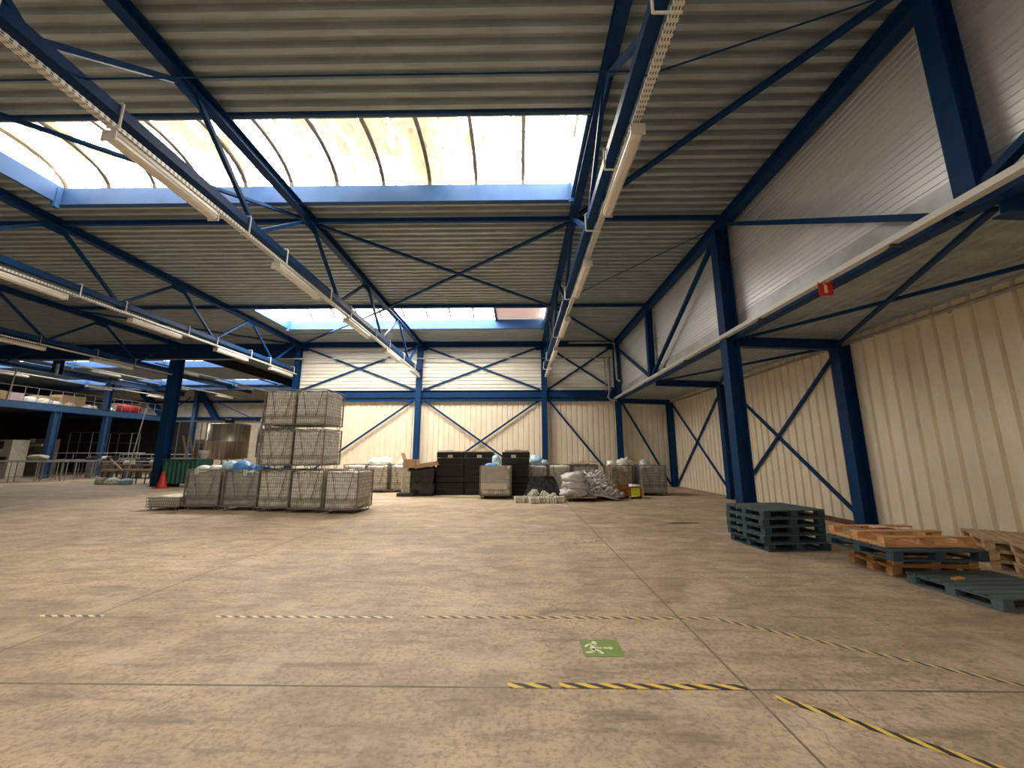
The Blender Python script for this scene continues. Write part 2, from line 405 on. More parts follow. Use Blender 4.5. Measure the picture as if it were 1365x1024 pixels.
# skylights: curved translucent vaults on blue upstands
PANE1 = pane_material('polycarbonate_near', 5.0, 1.0)
PANE2 = pane_material('polycarbonate_far', 9.6, .15)
PANE0 = pane_material('polycarbonate_added_behind', 4.3, .3)  # unseen skylight row behind the camera, added to light the near area
PANE3 = pane_material('polycarbonate_left', 3.0, .25, (1.0, .95, .88))
wn = 0
for ri, (a, b, segs) in enumerate(SK):
    for (x0, x1) in segs:
        wn += 1
        root = bpy.data.objects.new('window_%d' % wn, None); col.objects.link(root); root.location = ((x0 + x1) / 2, (a + b) / 2, ZR)
        struct(root, 'long curved translucent skylight between the roof trusses')
        hx = (x1 - x0) / 2; hy = (b - a) / 2; z1 = .44
        up = MB()
        up.box(-hx - .06, hx + .06, hy, hy + .06, -.03, z1); up.box(-hx - .06, hx + .06, -hy - .06, -hy, 0.03, z1)
        up.box(-hx - .06, -hx, -hy, hy, -.03, z1); up.box(hx, hx + .06, -hy, hy, -.03, z1)
        up.box(-hx - .06, hx + .06, hy - .05, hy + .10, -.06, -.03)
        up.build('upstand', BLUE_L, root)
        nseg = max(1, round((x1 - x0) / 1.2)); dx = (x1 - x0) / nseg
        def arc(t): return (hy + .05) * math.cos(PI * t), z1 + .52 * math.sin(PI * t)
        pane = MB(); ribs = MB(); N = 12
        last = nseg if ri != 2 else nseg - 2
        for i in range(N):
            (ya, za), (yb, zb) = arc(i / N), arc((i + 1) / N)
            pane.add([(-hx, ya, za), (-hx + last * dx, ya, za), (-hx + last * dx, yb, zb), (-hx, yb, zb)], [(0, 1, 2, 3)])
            for k in range(nseg + 1):
                xx = -hx + k * dx
                if ri == 2 and k == nseg - 1: continue
                ribs.bar((xx, ya * .985, za - .035), (xx, yb * .985, zb - .035), .05, .085, up=(1, 0, 0), caps=False)
        # end gables
        for xx in (-hx, hx):
            pts = [arc(i / N) for i in range(N + 1)]
            pane.add([(xx, yy, zz) for yy, zz in pts], [tuple(range(N + 1))])
        pane.build('pane', PANE1 if ri == 1 and x0 > -20 else PANE0 if ri == 0 else (PANE2 if x0 > -20 else PANE3), root, smooth=False)
        ribs.build('rib', RIBM, root)
        if ri == 2:
            sh = MB(); sheet(sh, -hy, hy, hx - 2 * dx, hx, z1 + .06, .17, .05, lambda u, l, w: (l, u, w), .3, .15)
            sh.build('ribbed_sheet', PINKT, root)
            lid = MB().box(hx - 2 * dx - .08, hx - 2 * dx + .02, -hy, hy, z1 - .1, z1 + .5)
            lid.build('divider', BLUE, root)
        # bolted end brackets of the upstand
        br = MB()
        for sx in (-hx - .03, hx + .03):
            br.box(sx - .06, sx + .06, hy - .14, hy - .02, -.16, .36)
        br.build('bracket', BLUE_L, root)

# back wall: lower cream (vertical ribs), upper light steel (horizontal ribs)
lo = MB(); sheet(lo, -12.65, XW, 0, 4.95, -(YB + .12), .30, .045, lambda u, l, w: (u, -w, l), .10, .09, .05)
lo.box(-12.65, XW, YB + .13, YB + .2, 0, 8.3)
struct(lo.build('wall_back', CREAM), 'cream vertical-ribbed cladding of the back wall')
hi = MB(); sheet(hi, 5.0, 8.14, -12.65, 5.9, -(YB + .02), .205, .05, lambda u, l, w: (l, -w, u), .55, .12)
hi.build('wall_back', WALLUP); struct(bpy.data.objects['wall_back.001'], 'light ribbed metal cladding of the upper back wall')
# right wall
rw = MB(); sheet(rw, -14, YB + .12, 0, 4.9, -XW, .335, .07, lambda u, l, w: (-w, u, l), .12, .07)
rw.box(XW + .05, XW + .12, -14, YB + .2, 0, 5.1)
struct(rw.build('wall_right', CREAM), 'cream vertical-ribbed cladding of the right wall')
# fascia above lean-to
fa = MB()
sheet(fa, 5.37, ZR + .05, -14, YB, -5.86, .118, .014, lambda u, l, w: (-w, l, u), .08, .05)
fa.box(5.90, 5.96, -14, YB, 4.9, ZR + .2)
struct(fa.build('wall_fascia', FASCIA), 'shiny zinc liner wall above the low side roof')
fp = MB().box(5.835, 5.875, -14, YB, 4.95, 5.37)
struct(fp.build('trim_1', FASCIA_P), 'plain zinc flashing strip along the foot of the liner wall')
# lean-to deck: ribs run along the hall
lt = MB(); sheet(lt, 5.72, XW, -14, YB, 0, .2, .045, lambda u, l, w: (u, l, 4.86 - (u - 5.72) * .045 + w), .45, .12)
struct(lt.build('ceiling_side', DECK), 'low metal roof deck of the side aisle')
# concrete kerb at foot of right wall + floor-edge
struct(MB().box(XW - .16, XW + .1, -14, YB, 0, .05).box(5.6, XW, YB - .03, YB + .1, 0, .06).build('baseboard_right', mat('kerb', (.34, .28, .21), .8, 0, .2, 4)), 'low concrete kerb along the right wall')
# far left hall
struct(MB().box(-48, -33.2, 38.45, 38.52, 0, 5.1).build('wall_mezzanine_shade', DARKW), 'dark panel added for the shade under the mezzanine')  # near-black panel stands in for the deep shade under the mezzanine
fw = MB().box(-48, -12.5, 38.6, 38.8, 0, 8.3)
for zz in (2.1, 3.9, 5.05, 6.25, 7.5): fw.box(-48, -12.5, 38.57, 38.6, zz, zz + .05)
struct(fw.build('wall_far', FARW), 'beige panelled end wall of the left hall')
struct(MB().box(-12.62, -12.5, YB + .2, 38.6, 0, 8.3).build('wall_unseen', FARW), 'unseen side wall added to contain light in the far hall')  # hidden wall, added to contain the ambient light of the far hall
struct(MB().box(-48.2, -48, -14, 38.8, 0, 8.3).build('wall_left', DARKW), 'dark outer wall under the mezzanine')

# ------------------------------------------------------------------ steelwork
def column(label, x, y, h, w=.28, d=.30, face='y', name='steel_column', m=BLUE, plate=True):
    t = thing(name, label, 'column', (x, y, 0))
    up = (0, 1, 0) if face == 'y' else (1, 0, 0)
    MB().ibar((0, 0, .02 if plate else 0), (0, 0, h), w, d, up).build('shaft', m, t)
    if plate: MB().box(-w * .7, w * .7, -d * .7, d * .7, 0, .02).build('base_plate', m, t)
    return t
for x, l in ((-12.65, 'blue steel column at the left end of the back wall, behind the cage stack'),
             (-5.6, 'blue steel column on the back wall left of the black crates'),
             (1.5, 'blue steel column on the back wall behind the pale blue bags'),
             (XG, 'blue steel column on the back wall where the grey downpipe ends')):
    column(l, x, YB - .20, ZR - .04, .30, .26)
column('dark blue steel column in the far right corner of the hall', XW - .24, YB - .22, 4.55, .28, .3)
column('large blue steel column behind the stacked blue pallets', XG, 9.9, ZR - .28, .32, .34, 'x')
column('blue steel column against the right wall behind the brown pallets', XW - .22, 9.9, 4.58, .30, .32, 'x')
column('blue steel column against the right wall beyond the large aisle column', XW - .22, 15.8, 4.58, .30, .32, 'x')
column('dark blue column beside the green container and red cone', XT[1], YB - .1, 7.2, .42, .55, 'y')

# roof trusses
PAN = 3.9
def make_truss(y0, y1, label, x):
    t = thing('roof_truss', label, 'truss', (x, 0, 0))
    MB().ibar((0, y0, 8.0), (0, y1, 8.0), .20, .22).build('top_chord', BLUE, t)
    MB().box(-.085, .085, y0 + 1.5, y1, 6.36, 6.52).build('bottom_chord', BLUE, t)
    k = math.ceil((y0 - 9.4) / PAN); yt = 9.4 + k * PAN
    while yt < y1 + .1:
        for sg in (-1, 1):
            yb = yt + sg * PAN / 2
            if yb > y1 + .1 or yb < y0 + 1.4: continue
            yb = min(yb, y1 - .15)
            d = .055
            MB().bar((0, yt + sg * .12, 7.9), (0, yb - sg * .05, 6.48), .08, .08, up=(1, 0, 0)).build('diagonal', BLUE, t)
        gp = MB().box(-.012, .012, yt - .28, min(yt + .28, y1), 7.72, 7.9); gp.build('gusset', BLUE, t)
        yt += PAN
    return t
tl = {-26.95: 'blue roof truss at the far left edge of the main roof', -19.8: 'dark roof truss ending at the lone column beside the green container',
      -12.65: 'blue roof truss left of the skylights, ending at the left end of the back wall',
      -5.6: 'blue roof truss crossing the middle of the near skylight', 1.5: 'blue roof truss along the right end of the skylights'}
first = None
for x in XT:
    if first is None: first = make_truss(-6.2, YB - .12, tl[x], x)
    else: dup(first, (x, 0, 0), label=tl[x])
ft = None
for x, l in ((-20.3, 'far roof girder beyond the lone column, nearest the middle of the hall'), (-27.2, 'far roof girder between the two groups of far skylights')):
    single(MB().ibar((0, 0, 0), (0, 16.3, 0), .22, .34), 'roof_girder', MEZZ, l, 'beam', (x, YB + .5, 7.95))
# black panel added for the unlit far roof right of its skylights
single(MB().box(-.03, .03, 0, 16.8, 7.5, 8.13), 'valley_beam', mat('shade_black_steel', (.006, .007, .009), .6), 'black panel added for the unlit roof behind the lone column', 'beam', (-19.72, YB + .1, 0))
single(MB().ibar((-25, 0, 7.48), (7.0, 0, 7.48), .25, .60).box(-25, 7, -.02, .03, 7.7, 8.14), 'valley_beam', BLUE, 'dark deep cross beam resting on the lone column', 'beam', (-19.8, YB + .12, 0))
t = thing('hanging_bracket', 'dark steel stub hanging under the deep cross beam at the left', 'bracket', (-26.95, YB, 6.35))
MB().ibar((0, 0, 0), (0, 0, .84), .3, .34, (0, 1, 0)).build('stub', BLUE, t)
MB().tube((.22, -.2, -.1), (.22, -.2, .55), .07, 10).build('pipe_end', GALV, t)

# eaves truss on the right
t = thing('eaves_truss', 'dark blue eaves truss along the zinc liner wall', 'truss', (XG, 0, 0))
MB().ibar((0, -8, 7.98), (0, YB, 7.98), .24, .28).build('top_chord', BLUE, t)
MB().ibar((.05, -8, 4.79), (.05, YB, 4.79), .18, .20).build('bottom_chord', BLUE, t)
for yv in (15.8, 4.3, -1.6):
    MB().ibar((0, yv, 4.88), (0, yv, 7.85), .24, .26, (1, 0, 0)).build('vertical', BLUE, t)
for ya, yb in ((21.4, 15.9), (9.95, 15.7), (9.75, 4.5), (-1.5, 4.2)):
    MB().bar((-.02, ya, 8.0 if yb == 4.5 else 7.8), (-.02, yb, 4.72 if yb == 4.5 else 4.92), .10, .12, up=(1, 0, 0)).build('diagonal', BLUE, t)
# side aisle beams + braces
for yv, l in ((21.3, 'dark beam under the side roof at the back wall'), (15.8, 'dark beam under the side roof, middle of the aisle'), (9.9, 'dark beam under the side roof at the large aisle column'), (4.2, 'dark beam under the side roof nearest the camera')):
    single(MB().ibar((0, 0, 0), (XW - XG - .35, 0, -.10), .18, .26), 'aisle_beam', BLUE, l, 'beam', (XG + .12, yv, 4.66), group=None)
def brace(name, label, p, q, w=.09, h=.05, m=BLUE, up=(0, 0, 1), cat='brace', plates=False):
    c = Vector(p); q = Vector(q) - c
    mb = MB().bar((0, 0, 0), q, w, h, up)
    o = mb.build(name, m); o.location = c; return tag(o, label, cat)
brace('roof_brace', 'blue diagonal under the side roof crossing towards the near vertical', (5.8, 4.3, 4.68), (8.3, 9.7, 4.55), .08, .06)
brace('roof_brace', 'blue diagonal under the side roof running out to the right wall', (8.4, 4.3, 4.55), (5.85, 9.7, 4.70), .08, .06)
brace('roof_brace', 'blue diagonal under the side roof between the aisle columns', (5.85, 10.1, 4.68), (8.3, 15.6, 4.55), .08, .06)
brace('roof_brace', 'crossing blue diagonal under the side roof between the aisle columns', (8.35, 10.1, 4.55), (5.85, 15.6, 4.69), .08, .06)
# roof struts and braces
for yv, l in ((9.5, 'dark roof strut spanning the hall just beyond the near skylight'), (15.7, 'dark roof strut spanning the hall just before the far skylight')):
    single(MB().bar((-19.8, 0, 0), (XG, 0, 0), .10, .12), 'roof_strut', BLUE, l, 'strut', (0, yv, 8.03))
single(MB().ibar((-12.65, 0, 0), (XG, 0, 0), .16, .3), 'eaves_beam', BLUE, 'blue beam along the top of the back wall', 'beam', (0, YB - .16, 7.98))
zb = 7.98
for p, q, w, l in (((-5.5, 9.6), (1.4, 15.6), .09, 'roof brace from the middle truss down to the far right, between the skylights'),
                   ((1.4, 9.6), (-5.5, 15.6), .09, 'roof brace from the right truss down to the far left, between the skylights'),
                   ((1.6, 9.3), (5.5, 3.9), .12, 'thick roof brace right of the near skylight, rising to the eaves'),
                   ((1.6, 15.8), (5.5, 21.3), .09, 'roof brace in the far right corner above the downpipe'),
                   ((-5.7, 15.8), (-12.5, 21.3), .09, 'roof brace crossing below the left end of the far skylight'),
                   ((-19.6, 15.8), (-12.8, 21.3), .09, 'roof brace left of the far skylight beyond the left truss'),
                   ((-5.7, 9.35), (-12.5, 3.6), .08, 'roof brace crossing the left part of the near skylight')):
    brace('roof_brace', l, (*p, zb), (*q, zb), w, .07)
for p, q, l in (((1.6, 15.5, 8.0), (5.5, 10.0, 8.0), 'thin roof wire right of the right truss'),
                ((1.55, 4.1, 6.42), (5.55, 4.1, 7.9), 'thin rod rising from the right truss to the eaves near the camera'),
                ((-12.6, 4.05, 6.46), (1.5, 4.05, 6.46), 'thin rod spanning between the truss chords before the near skylight'),
                ((-19.7, 15.65, 6.42), (-5.6, 15.65, 6.9), 'thin wire spanning the trusses before the far skylight')):
    brace('tie_rod', l, p, q, .016, .016, cat='rod')
# back wall beam + braces
t = thing('wall_beam', 'wide blue beam across the middle of the back wall', 'beam', (0, YB - .14, 5.07))
MB().ibar((-12.5, 0, 0), (XG - .15, 0, 0), .20, .42).build('girder', BLUE, t)
MB().box(-12.5, XG - .15, -.02, .10, -.40, -.24).build('angle_rail', BLUE, t)
def xb(p, q, label): brace('wall_brace', label, p, q, .10, .05, up=(0, 1, 0))
yb_ = YB - .10
for xa, xc, l in ((-12.45, -5.8, 'upper left bay of the back wall'), (-5.4, 1.3, 'upper middle bay of the back wall'), (1.7, 5.45, 'upper right bay of the back wall')):
    xb((xa, yb_, 7.85), (xc, yb_, 5.32), 'blue cross brace falling to the right, ' + l)
    xb((xa, yb_ + .03, 5.32), (xc, yb_ + .03, 7.85), 'blue cross brace rising to the right, ' + l)
xb((-12.4, yb_, .1), (-5.8, yb_, 4.78), 'blue brace on the cream back wall rising from behind the cages')
xb((-5.4, yb_, 4.78), (1.3, yb_, .1), 'blue brace on the cream wall falling right behind the black crates')
xb((-5.4, yb_ + .03, .1), (1.3, yb_ + .03, 4.78), 'blue brace on the cream wall rising right behind the black crates')
xb((1.7, yb_, 4.78), (5.45, yb_, .1), 'blue brace on the cream wall falling behind the cardboard-topped cage')
xb((XG + .18, yb_, 4.7), (XW - .4, yb_, .1), 'blue brace on the cream wall in the far right corner bay')
def xr(p, q, label):
    brace('wall_brace', label, p, q, .10, .05, up=(1, 0, 0))
xw = XW - .10
for ya, yc, l in ((21.3, 16.0, 'farthest bay of the right wall'), (15.6, 10.1, 'right wall bay behind the blue pallet stack')):
    xr((xw, ya, 4.45), (xw, yc, .12), 'blue brace falling towards the camera, ' + l)
    xr((xw - .03, ya, .12), (xw - .03, yc, 4.45), 'blue brace rising towards the camera, ' + l)
for i, (x, z) in enumerate(((-5.4 - .05, 7.85), (1.25, 7.85), (5.35, 7.85), (-12.4, 7.85))):
    single(MB().box(-.22, .22, -.02, .02, -.17, .12), 'gusset_plate', BLUE, 'gusset plate high on the back wall, ' + ['right of the column left of the black crates', 'left of the column behind the pale blue bags', 'by the grey downpipe', 'at the left end column'][i], 'plate', (x, YB - .07, z - .03))

# cable trays, hangers, lamps
def make_tray(x, label, y0=-6, y1=YB - .3, z=6.2, offx=0.0, hang=()):
    t = thing('cable_tray', label, 'cable tray', (x, 0, z))
    MB().box(-.05, .05, y0, y1, -.012, 0).box(-.055, -.05, y0, y1, -.012, .05).box(.05, .055, y0, y1, -.012, .05).build('channel', PERF, t)
    for yh in hang:
        mb = MB(); r = .016; hx_ = .115 if x < 0 else -.24
        mb.path([(hx_, yh, -.02), (hx_, yh, .34), (hx_ * .8, yh, .37), (-.09 if x < 0 else .0, yh, .37)], r, 6)
        mb.path([(hx_, yh, -.02), (-.06 if x < 0 else .06, yh, -.02)], r, 6)
        mb.build('hanger', GREYP if x == -19.8 else PAPER, t)
    return t
h1 = [.7, 3.2, 4.5, 7.1, 8.4, 10.6, 12.0, 14.3, 15.9, 18.0, 20.0]
make_tray(-5.6, 'perforated cable tray under the middle roof truss', hang=h1)
make_tray(1.63, 'perforated cable tray under the truss right of the skylights', hang=[3.2, 5.4, 7.1, 10.6, 14.3, 18.0, 20.0])
make_tray(-12.65, 'perforated cable tray under the truss left of the skylights', hang=[10.2, 11.5, 13.9, 15.3, 17.4, 18.8, 20.9])
make_tray(-19.8, 'cable tray under the dark truss that ends at the lone column', hang=[15.0, 17.2, 19.0])
def make_lamp():
    t = thing('strip_light', 'x', 'light')
    hb = MB(); n = 1.84
    hb.add([(-.10, 0, 0), (.10, 0, 0), (.075, 0, .075), (-.075, 0, .075), (-.10, n, 0), (.10, n, 0), (.075, n, .075), (-.075, n, .075)],
           [(0, 1, 2, 3), (7, 6, 5, 4), (3, 2, 6, 7), (0, 3, 7, 4), (1, 5, 6, 2), (0, 4, 5, 1)])
    hb.build('housing', HOUSING, t)
    d = MB()
    ring = [(-.088, 0), (-.085, -.045), (-.05, -.075), (-.012, -.08), (0, -.07), (.012, -.08), (.05, -.075), (.085, -.045), (.088, 0)]
    k = len(ring)
    d.add([(x, .02, z) for x, z in ring] + [(x, n - .02, z) for x, z in ring], [(i, i + 1, k + i + 1, k + i) for i in range(k - 1)] + [tuple(range(k)), tuple(range(2 * k - 1, k - 1, -1))])
    d.build('diffuser', DIFF, t)
    for q in (0, n): MB().box(-.10, .10, q - .012, q + .012, -.085, .07).build('end_cap', HOUSING, t)
    c = MB()
    for yy in (.35, n - .35): c.box(-.012, .012, yy - .02, yy + .02, 0.07, .133)
    c.build('clip', GALV, t)
    return t
lamp = make_lamp(); used = False
rows = [(-5.6, 4.5, 5, 'the middle roof truss'), (1.63, 4.5, 5, 'the truss right of the skylights'), (-12.65, 8.1, 4, 'the truss left of the skylights'), (-19.8, 13.4, 2, 'the dark truss that ends at the lone column')]
for x, ys, n, w in rows:
    for i in range(n):
        yy = ys + 3.7 * i
        if x == -12.65: yy = (8.1, 11.8, 15.4, 19.0)[i]
        lab = '%s unlit strip light under %s' % (ORD[i] if i < n - 1 else 'farthest', w)
        if not used:
            lamp.location = (x, yy, 6.06); lamp['label'] = lab; used = True; lamp['group'] = 'unlit strip lights under the roof trusses'
        else: dup(lamp, (x, yy, 6.06), label=lab)
# far-hall trays and lamps
for i, (x, l) in enumerate(((-21.8, 'cable tray in the far hall nearest its right edge'), (-27.2, 'middle cable tray in the far hall'), (-33.6, 'leftmost cable tray in the far hall'))):
    make_tray(x, l, YB + .6, 37.5, 7.1)
    for j, yy in enumerate((23.5, 29.0, 34.0)):
        dup(lamp, (x, yy, 6.96), label='%s unlit strip light on the %s cable tray of the far hall' % (('near', 'middle', 'far')[j], ('right', 'middle', 'left')[i]), group='unlit strip lights in the far hall')

# right gutter tray with fire sign
t = thing('cable_tray', 'long perforated cable tray along the right eaves truss', 'cable tray', (5.44, 0, 4.74))
MB().box(-.06, .06, -8, YB - .25, 0, .012).box(-.066, -.06, -8, YB - .25, 0, .09).box(.06, .066, -8, YB - .25, 0, .05).build('channel', PERF, t)
for yy in (1.5, 5.2, 8.3, 12.2, 16.2, 19.5):
    MB().box(-.03, .30, yy - .02, yy + .02, -.035, -.004).path([(.0, yy, -.02), (-.02, yy + .12, -.06), (.1, yy + .2, -.03)], .01, 6).build('bracket', MACHD, t)
t = thing('fire_extinguisher_sign', 'small red square sign with a yellow extinguisher symbol on the right cable tray', 'sign', (5.36, 6.5, 4.50), math.radians(-12))
MB().box(0, .22, 0, .008, 0, .27).build('plate', REDS, t, bevel=.002)
sg = MB().box(.085, .135, -.004, 0, .05, .19).box(.095, .125, -.004, 0, .19, .215).box(.075, .105, -.004, 0, .205, .222)
sg.build('symbol', YELP, t)
# pipes
t = thing('pipe', 'long thin grey pipe across the back wall', 'pipe', (0, YB - .42, 7.09))
MB().tube((-40, 0, 0), (XG - .3, 0, 0), .035, 8).build('tube', GREYP, t, smooth=True)
for x in (-12.4, -5.35, 1.75):
    MB().box(x - .03, x + .03, 0, .30, -.05, .05).build('clamp', GALV, t)
single(MB().path([(2.9, 0, 2.83), (5.40, 0, 2.83), (5.50, 0, 2.72), (5.54, 0, .75), (5.62, 0, .62), (5.74, 0, .62)], .06, 12), 'rainwater_pipe', GREYP, 'bent grey rainwater pipe in the upper right corner of the back wall', 'pipe', (0, YB - .5, 5.13), smooth=True)
t = thing('downpipe', 'pair of vertical grey pipes beside the corner of the back wall', 'pipe', (5.12, YB - .42, 4.95))
MB().path([(0, 0, .2), (0, 0, 2.2)], .085, 12).build('tube', GREYP, t, smooth=True)
MB().path([(-.20, 0, .2), (-.20, 0, 2.1)], .035, 10).build('tube', GREYP, t, smooth=True)
MB().path([(0, 0, .2), (-.1, 0, -.1), (.05, 0, -.28), (.4, 0, -.28)], .05, 10).build('elbow', GREYP, t, smooth=True)
t = thing('wall_pipe', 'grey pipe running along the top of the right wall', 'pipe', (XW - .14, 0, 4.56))
MB().tube((0, -8, 0), (0, YB - .3, 0), .04, 8).build('tube', GREYP, t, smooth=True)
for yy in (5.0, 7.2, 8.9, 11.4, 13.8, 17.5):
    MB().path([(-.02, yy, -.02), (-.05, yy + .05, -.10), (-.02, yy + .13, -.13), (.0, yy + .17, -.09)], .012, 6).build('hook', PAPER, t)
t = thing('skirting_pipes', 'rusty brown bars lying along the foot of the right wall', 'bars', (XW - .32, 8.2, 0))
for i in range(4):
    MB().bar((-.12 + i * .07, -1.0 + i * .4, .03 + .035 * (i % 2)), (-.05 + i * .05, 4.2 + .3 * i, .03 + .03 * (i % 2)), .05, .05).build('bar', mat('rust_%d' % i, (.16, .06, .035), .8, .2, .3, 5), t)

# ------------------------------------------------------------------ floor marks
def tape(p, q, w, m, label):
    p = Vector(p); q = Vector(q); L = (q - p).length
    n = max(2, int(L / .12)); mb = MB(); rr = random.Random(int(L * 1000))
    top = []; bot = []
    for i in range(n + 1):
        x = L * i / n; top.append((x, w / 2 + rr.uniform(-.002, .002))); bot.append((x, -w / 2 + rr.uniform(-.002, .002)))
    top[-1] = (L - w * .4, w / 2); bot[0] = (w * .4, -w / 2)
    mb.prism(bot + top[::-1], .0, .002)
    return single(mb, 'hazard_tape', m, label, 'floor tape', (p.x, p.y, .001), math.atan2(q.y - p.y, q.x - p.x))
tape((-5.25, 4.52), (-4.54, 4.53), .045, TAPE3, 'short pale hazard tape strip at the far left')
tape((-3.31, 4.53), (-1.35, 4.54), .045, TAPE3, 'pale worn hazard tape strip left of the long tape line')
tape((-1.07, 4.55), (2.1, 4.565), .048, TAPE2, 'long faded hazard tape line behind the green exit marker')
tape((2.1, 4.565), (4.6, 2.87), .05, TAPE2, 'faded hazard tape running diagonally towards the lower right edge')
tape((-.09, 3.31), (.26, 3.31), .062, TAPE, 'short bright yellow and black tape piece on the floor joint')
tape((.31, 3.315), (1.74, 3.315), .066, TAPE, 'bright yellow and black hazard tape along the floor joint')
tape((1.87, 3.20), (3.0, 2.35), .062, TAPE, 'bright yellow and black tape running diagonally out of the bottom edge')
t = thing('exit_floor_marker', 'green emergency exit marker with running figure and arrow stuck on the floor', 'floor sign', (.765, 3.90, .001))
def rrect(x0, x1, y0, y1, r, sk=0):
    pts = []
    for cx_, cy_, a0 in ((x1 - r, y1 - r, 0), (x0 + r, y1 - r, 90), (x0 + r, y0 + r, 180), (x1 - r, y0 + r, 270)):
        for k in range(5):
            a = math.radians(a0 + k * 22.5); px, py = cx_ + r * math.cos(a), cy_ + r * math.sin(a); pts.append((px + py * sk, py))
    return pts
MB().prism(rrect(-.185, .175, -.155, .155, .03), 0, .002).build('plate', EXITG, t)
def limb(mb, pts, w):
    for a, b in zip(pts, pts[1:]):
        d = Vector((b[0] - a[0], b[1] - a[1])); n = Vector((-d.y, d.x)).normalized() * w / 2
        mb.prism([(a[0] - n.x, a[1] - n.y), (b[0] - n.x, b[1] - n.y), (b[0] + n.x, b[1] + n.y), (a[0] + n.x, a[1] + n.y)], .002, .0035)
man = MB()
man.prism([(-.055 + .026 * math.cos(a * PI / 6), .090 + .034 * math.sin(a * PI / 6)) for a in range(12)], .002, .0035)
limb(man, [(-.062, .055), (-.095, -.035)], .048)
limb(man, [(-.06, .058), (-.115, .062), (-.150, .012)], .024)
limb(man, [(-.06, .03), (-.035, -.005), (.0, -.005)], .022); 
limb(man, [(-.095, -.025), (-.09, -.082), (-.158, -.085)], .028)
limb(man, [(-.090, -.03), (-.040, -.045), (-.012, -.108)], .03)
man.build('running_figure', EXITW, t)
ar = MB(); limb(ar, [(.012, -.005), (.078, -.005)], .022); ar.prism([(.07, -.035), (.105, -.005), (.07, .025)], .002, .0035)
ar.build('arrow', EXITW, t)

# ------------------------------------------------------------------ pallets
def make_pallet(L, W, m, name, label, boards=7, loc=(0, 0, 0), rz=0, flip=False, rim=False, mt=None):
    """L along x (long, stringer boards), W along y; origin at centre of underside"""
    t = thing(name, label, 'pallet', loc, rz)
    rr = random.Random(int(L * 100 + W * 10 + boards + loc[0] * 7))
    bz = (0, .022, .100, .122, .144)
    def bd(nm, x0, x1, y0, y1, z0, z1):
        if flip: z0, z1 = .144 - z1, .144 - z0
        MB().box(x0, x1, y0, y1, z0, z1).build(nm, mt if (mt and nm == 'top_board') else m, t, bevel=.004)
    hx, hy = L / 2, W / 2
    ys = (-hy + .06, 0, hy - .06); xs = (-hx + .07, 0, hx - .07)
    for i, yy in enumerate(ys):
        bd('bottom_board', -hx, hx, yy - (.05 if i != 1 else .07), yy + (.05 if i != 1 else .07), bz[0], bz[1])
        for xx in xs:
            bd('block', xx - .07, xx + .07, yy - .055, yy + .055, bz[1], bz[2])
    if rim:
        for xx in (-hx + .05, hx - .05):
            bd('bottom_end_board', xx - .05, xx + .05, -hy + .115, -.075, bz[0], bz[1]); bd('bottom_end_board', xx - .05, xx + .05, .075, hy - .115, bz[0], bz[1])
    for xx in xs:
        bd('stringer_board', xx - .065, xx + .065, -hy, hy, bz[2], bz[3])
    gap = .018; bw = (W - gap * (boards - 1)) / boards
    for k in range(boards):
        y0 = -hy + k * (bw + gap)
        j = rr.uniform(-.006, .006)
        bd('top_board', -hx + j, hx + j, y0, y0 + bw, bz[3], bz[4])
    return t
# blue stack right: corner front-left (4.45,7.42), width 1.24 to the right, depth 1.05
cx_, cy_ = 5.07, 8.02
rz0 = math.atan2(7.56 - 7.42, 5.70 - 4.45)
names5 = ['bottom', 'second from the floor', 'middle', 'fourth from the floor', 'top']
bp = make_pallet(1.24, 1.06, PBLUE, 'wooden_pallet', 'dark blue pallet, bottom of the five-high stack by the large column', 7, (cx_ + .02, cy_, .001), rz0, rim=True, mt=PBLUET)
bp['group'] = 'stack of blue pallets'
for k in range(1, 5):
    dup(bp, (cx_ + (-.03, -.02, -.03, -.01)[k - 1], cy_ + (.0, .02, .0, .01)[k - 1], .001 + k * .1448), rz0 + (-.02, .025, -.01, .015)[k - 1],
        label='dark blue pallet, %s of the five-high stack by the large column' % names5[k])
# brown/blue pile
rz1 = math.atan2(5.46 - 5.45, 1.0) 
A = (5.72, 6.05)
rzp = math.radians(12)
g = 'mixed pile of pallets by the right wall'
p1 = make_pallet(1.2, .8, PWOOD, 'wooden_pallet', 'brown pallet at the bottom of the mixed pile behind the single blue pallet', 6, (6.06, 6.42, .001), math.radians(-3)); p1['group'] = g
dup(p1, (6.07, 6.43, .146), math.radians(-1), label='second brown pallet from the floor, carrying the dark blue one in the mixed pile')
p2 = make_pallet(1.3, 1.18, PBLUE, 'wooden_pallet', 'dark blue pallet sandwiched between brown pallets in the mixed pile', 7, (5.80, 6.27, .292), math.radians(0), rim=True); p2['group'] = g
p3 = make_pallet(1.28, 1.0, PWOOD, 'wooden_pallet', 'upturned brown pallet on top of the mixed pile, its blocks facing up', 7, (5.86, 6.36, .438), math.radians(0), flip=True); p3['group'] = g
g2 = 'brown pallets stacked against the right wall'
p4 = make_pallet(1.2, .8, PWOOD2, 'wooden_pallet', 'brown pallet at the bottom of the wall stack farther from the camera', 7, (7.96, 6.69, .001), math.radians(54)); p4['group'] = g2
for bx, by, w_ in ((7.96, 6.69, 'farther from'), (7.38, 5.52, 'nearer')):
    for k in range(3):
        if k == 0 and w_ == 'farther from': continue
        dup(p4, (bx + R.uniform(-.02, .02), by + R.uniform(-.02, .02), .001 + .1448 * k), math.radians(54 + R.uniform(-1.5, 1.5)),
            label='brown pallet, %s of three in the wall stack %s the camera' % (('bottom', 'middle', 'top')[k], w_))
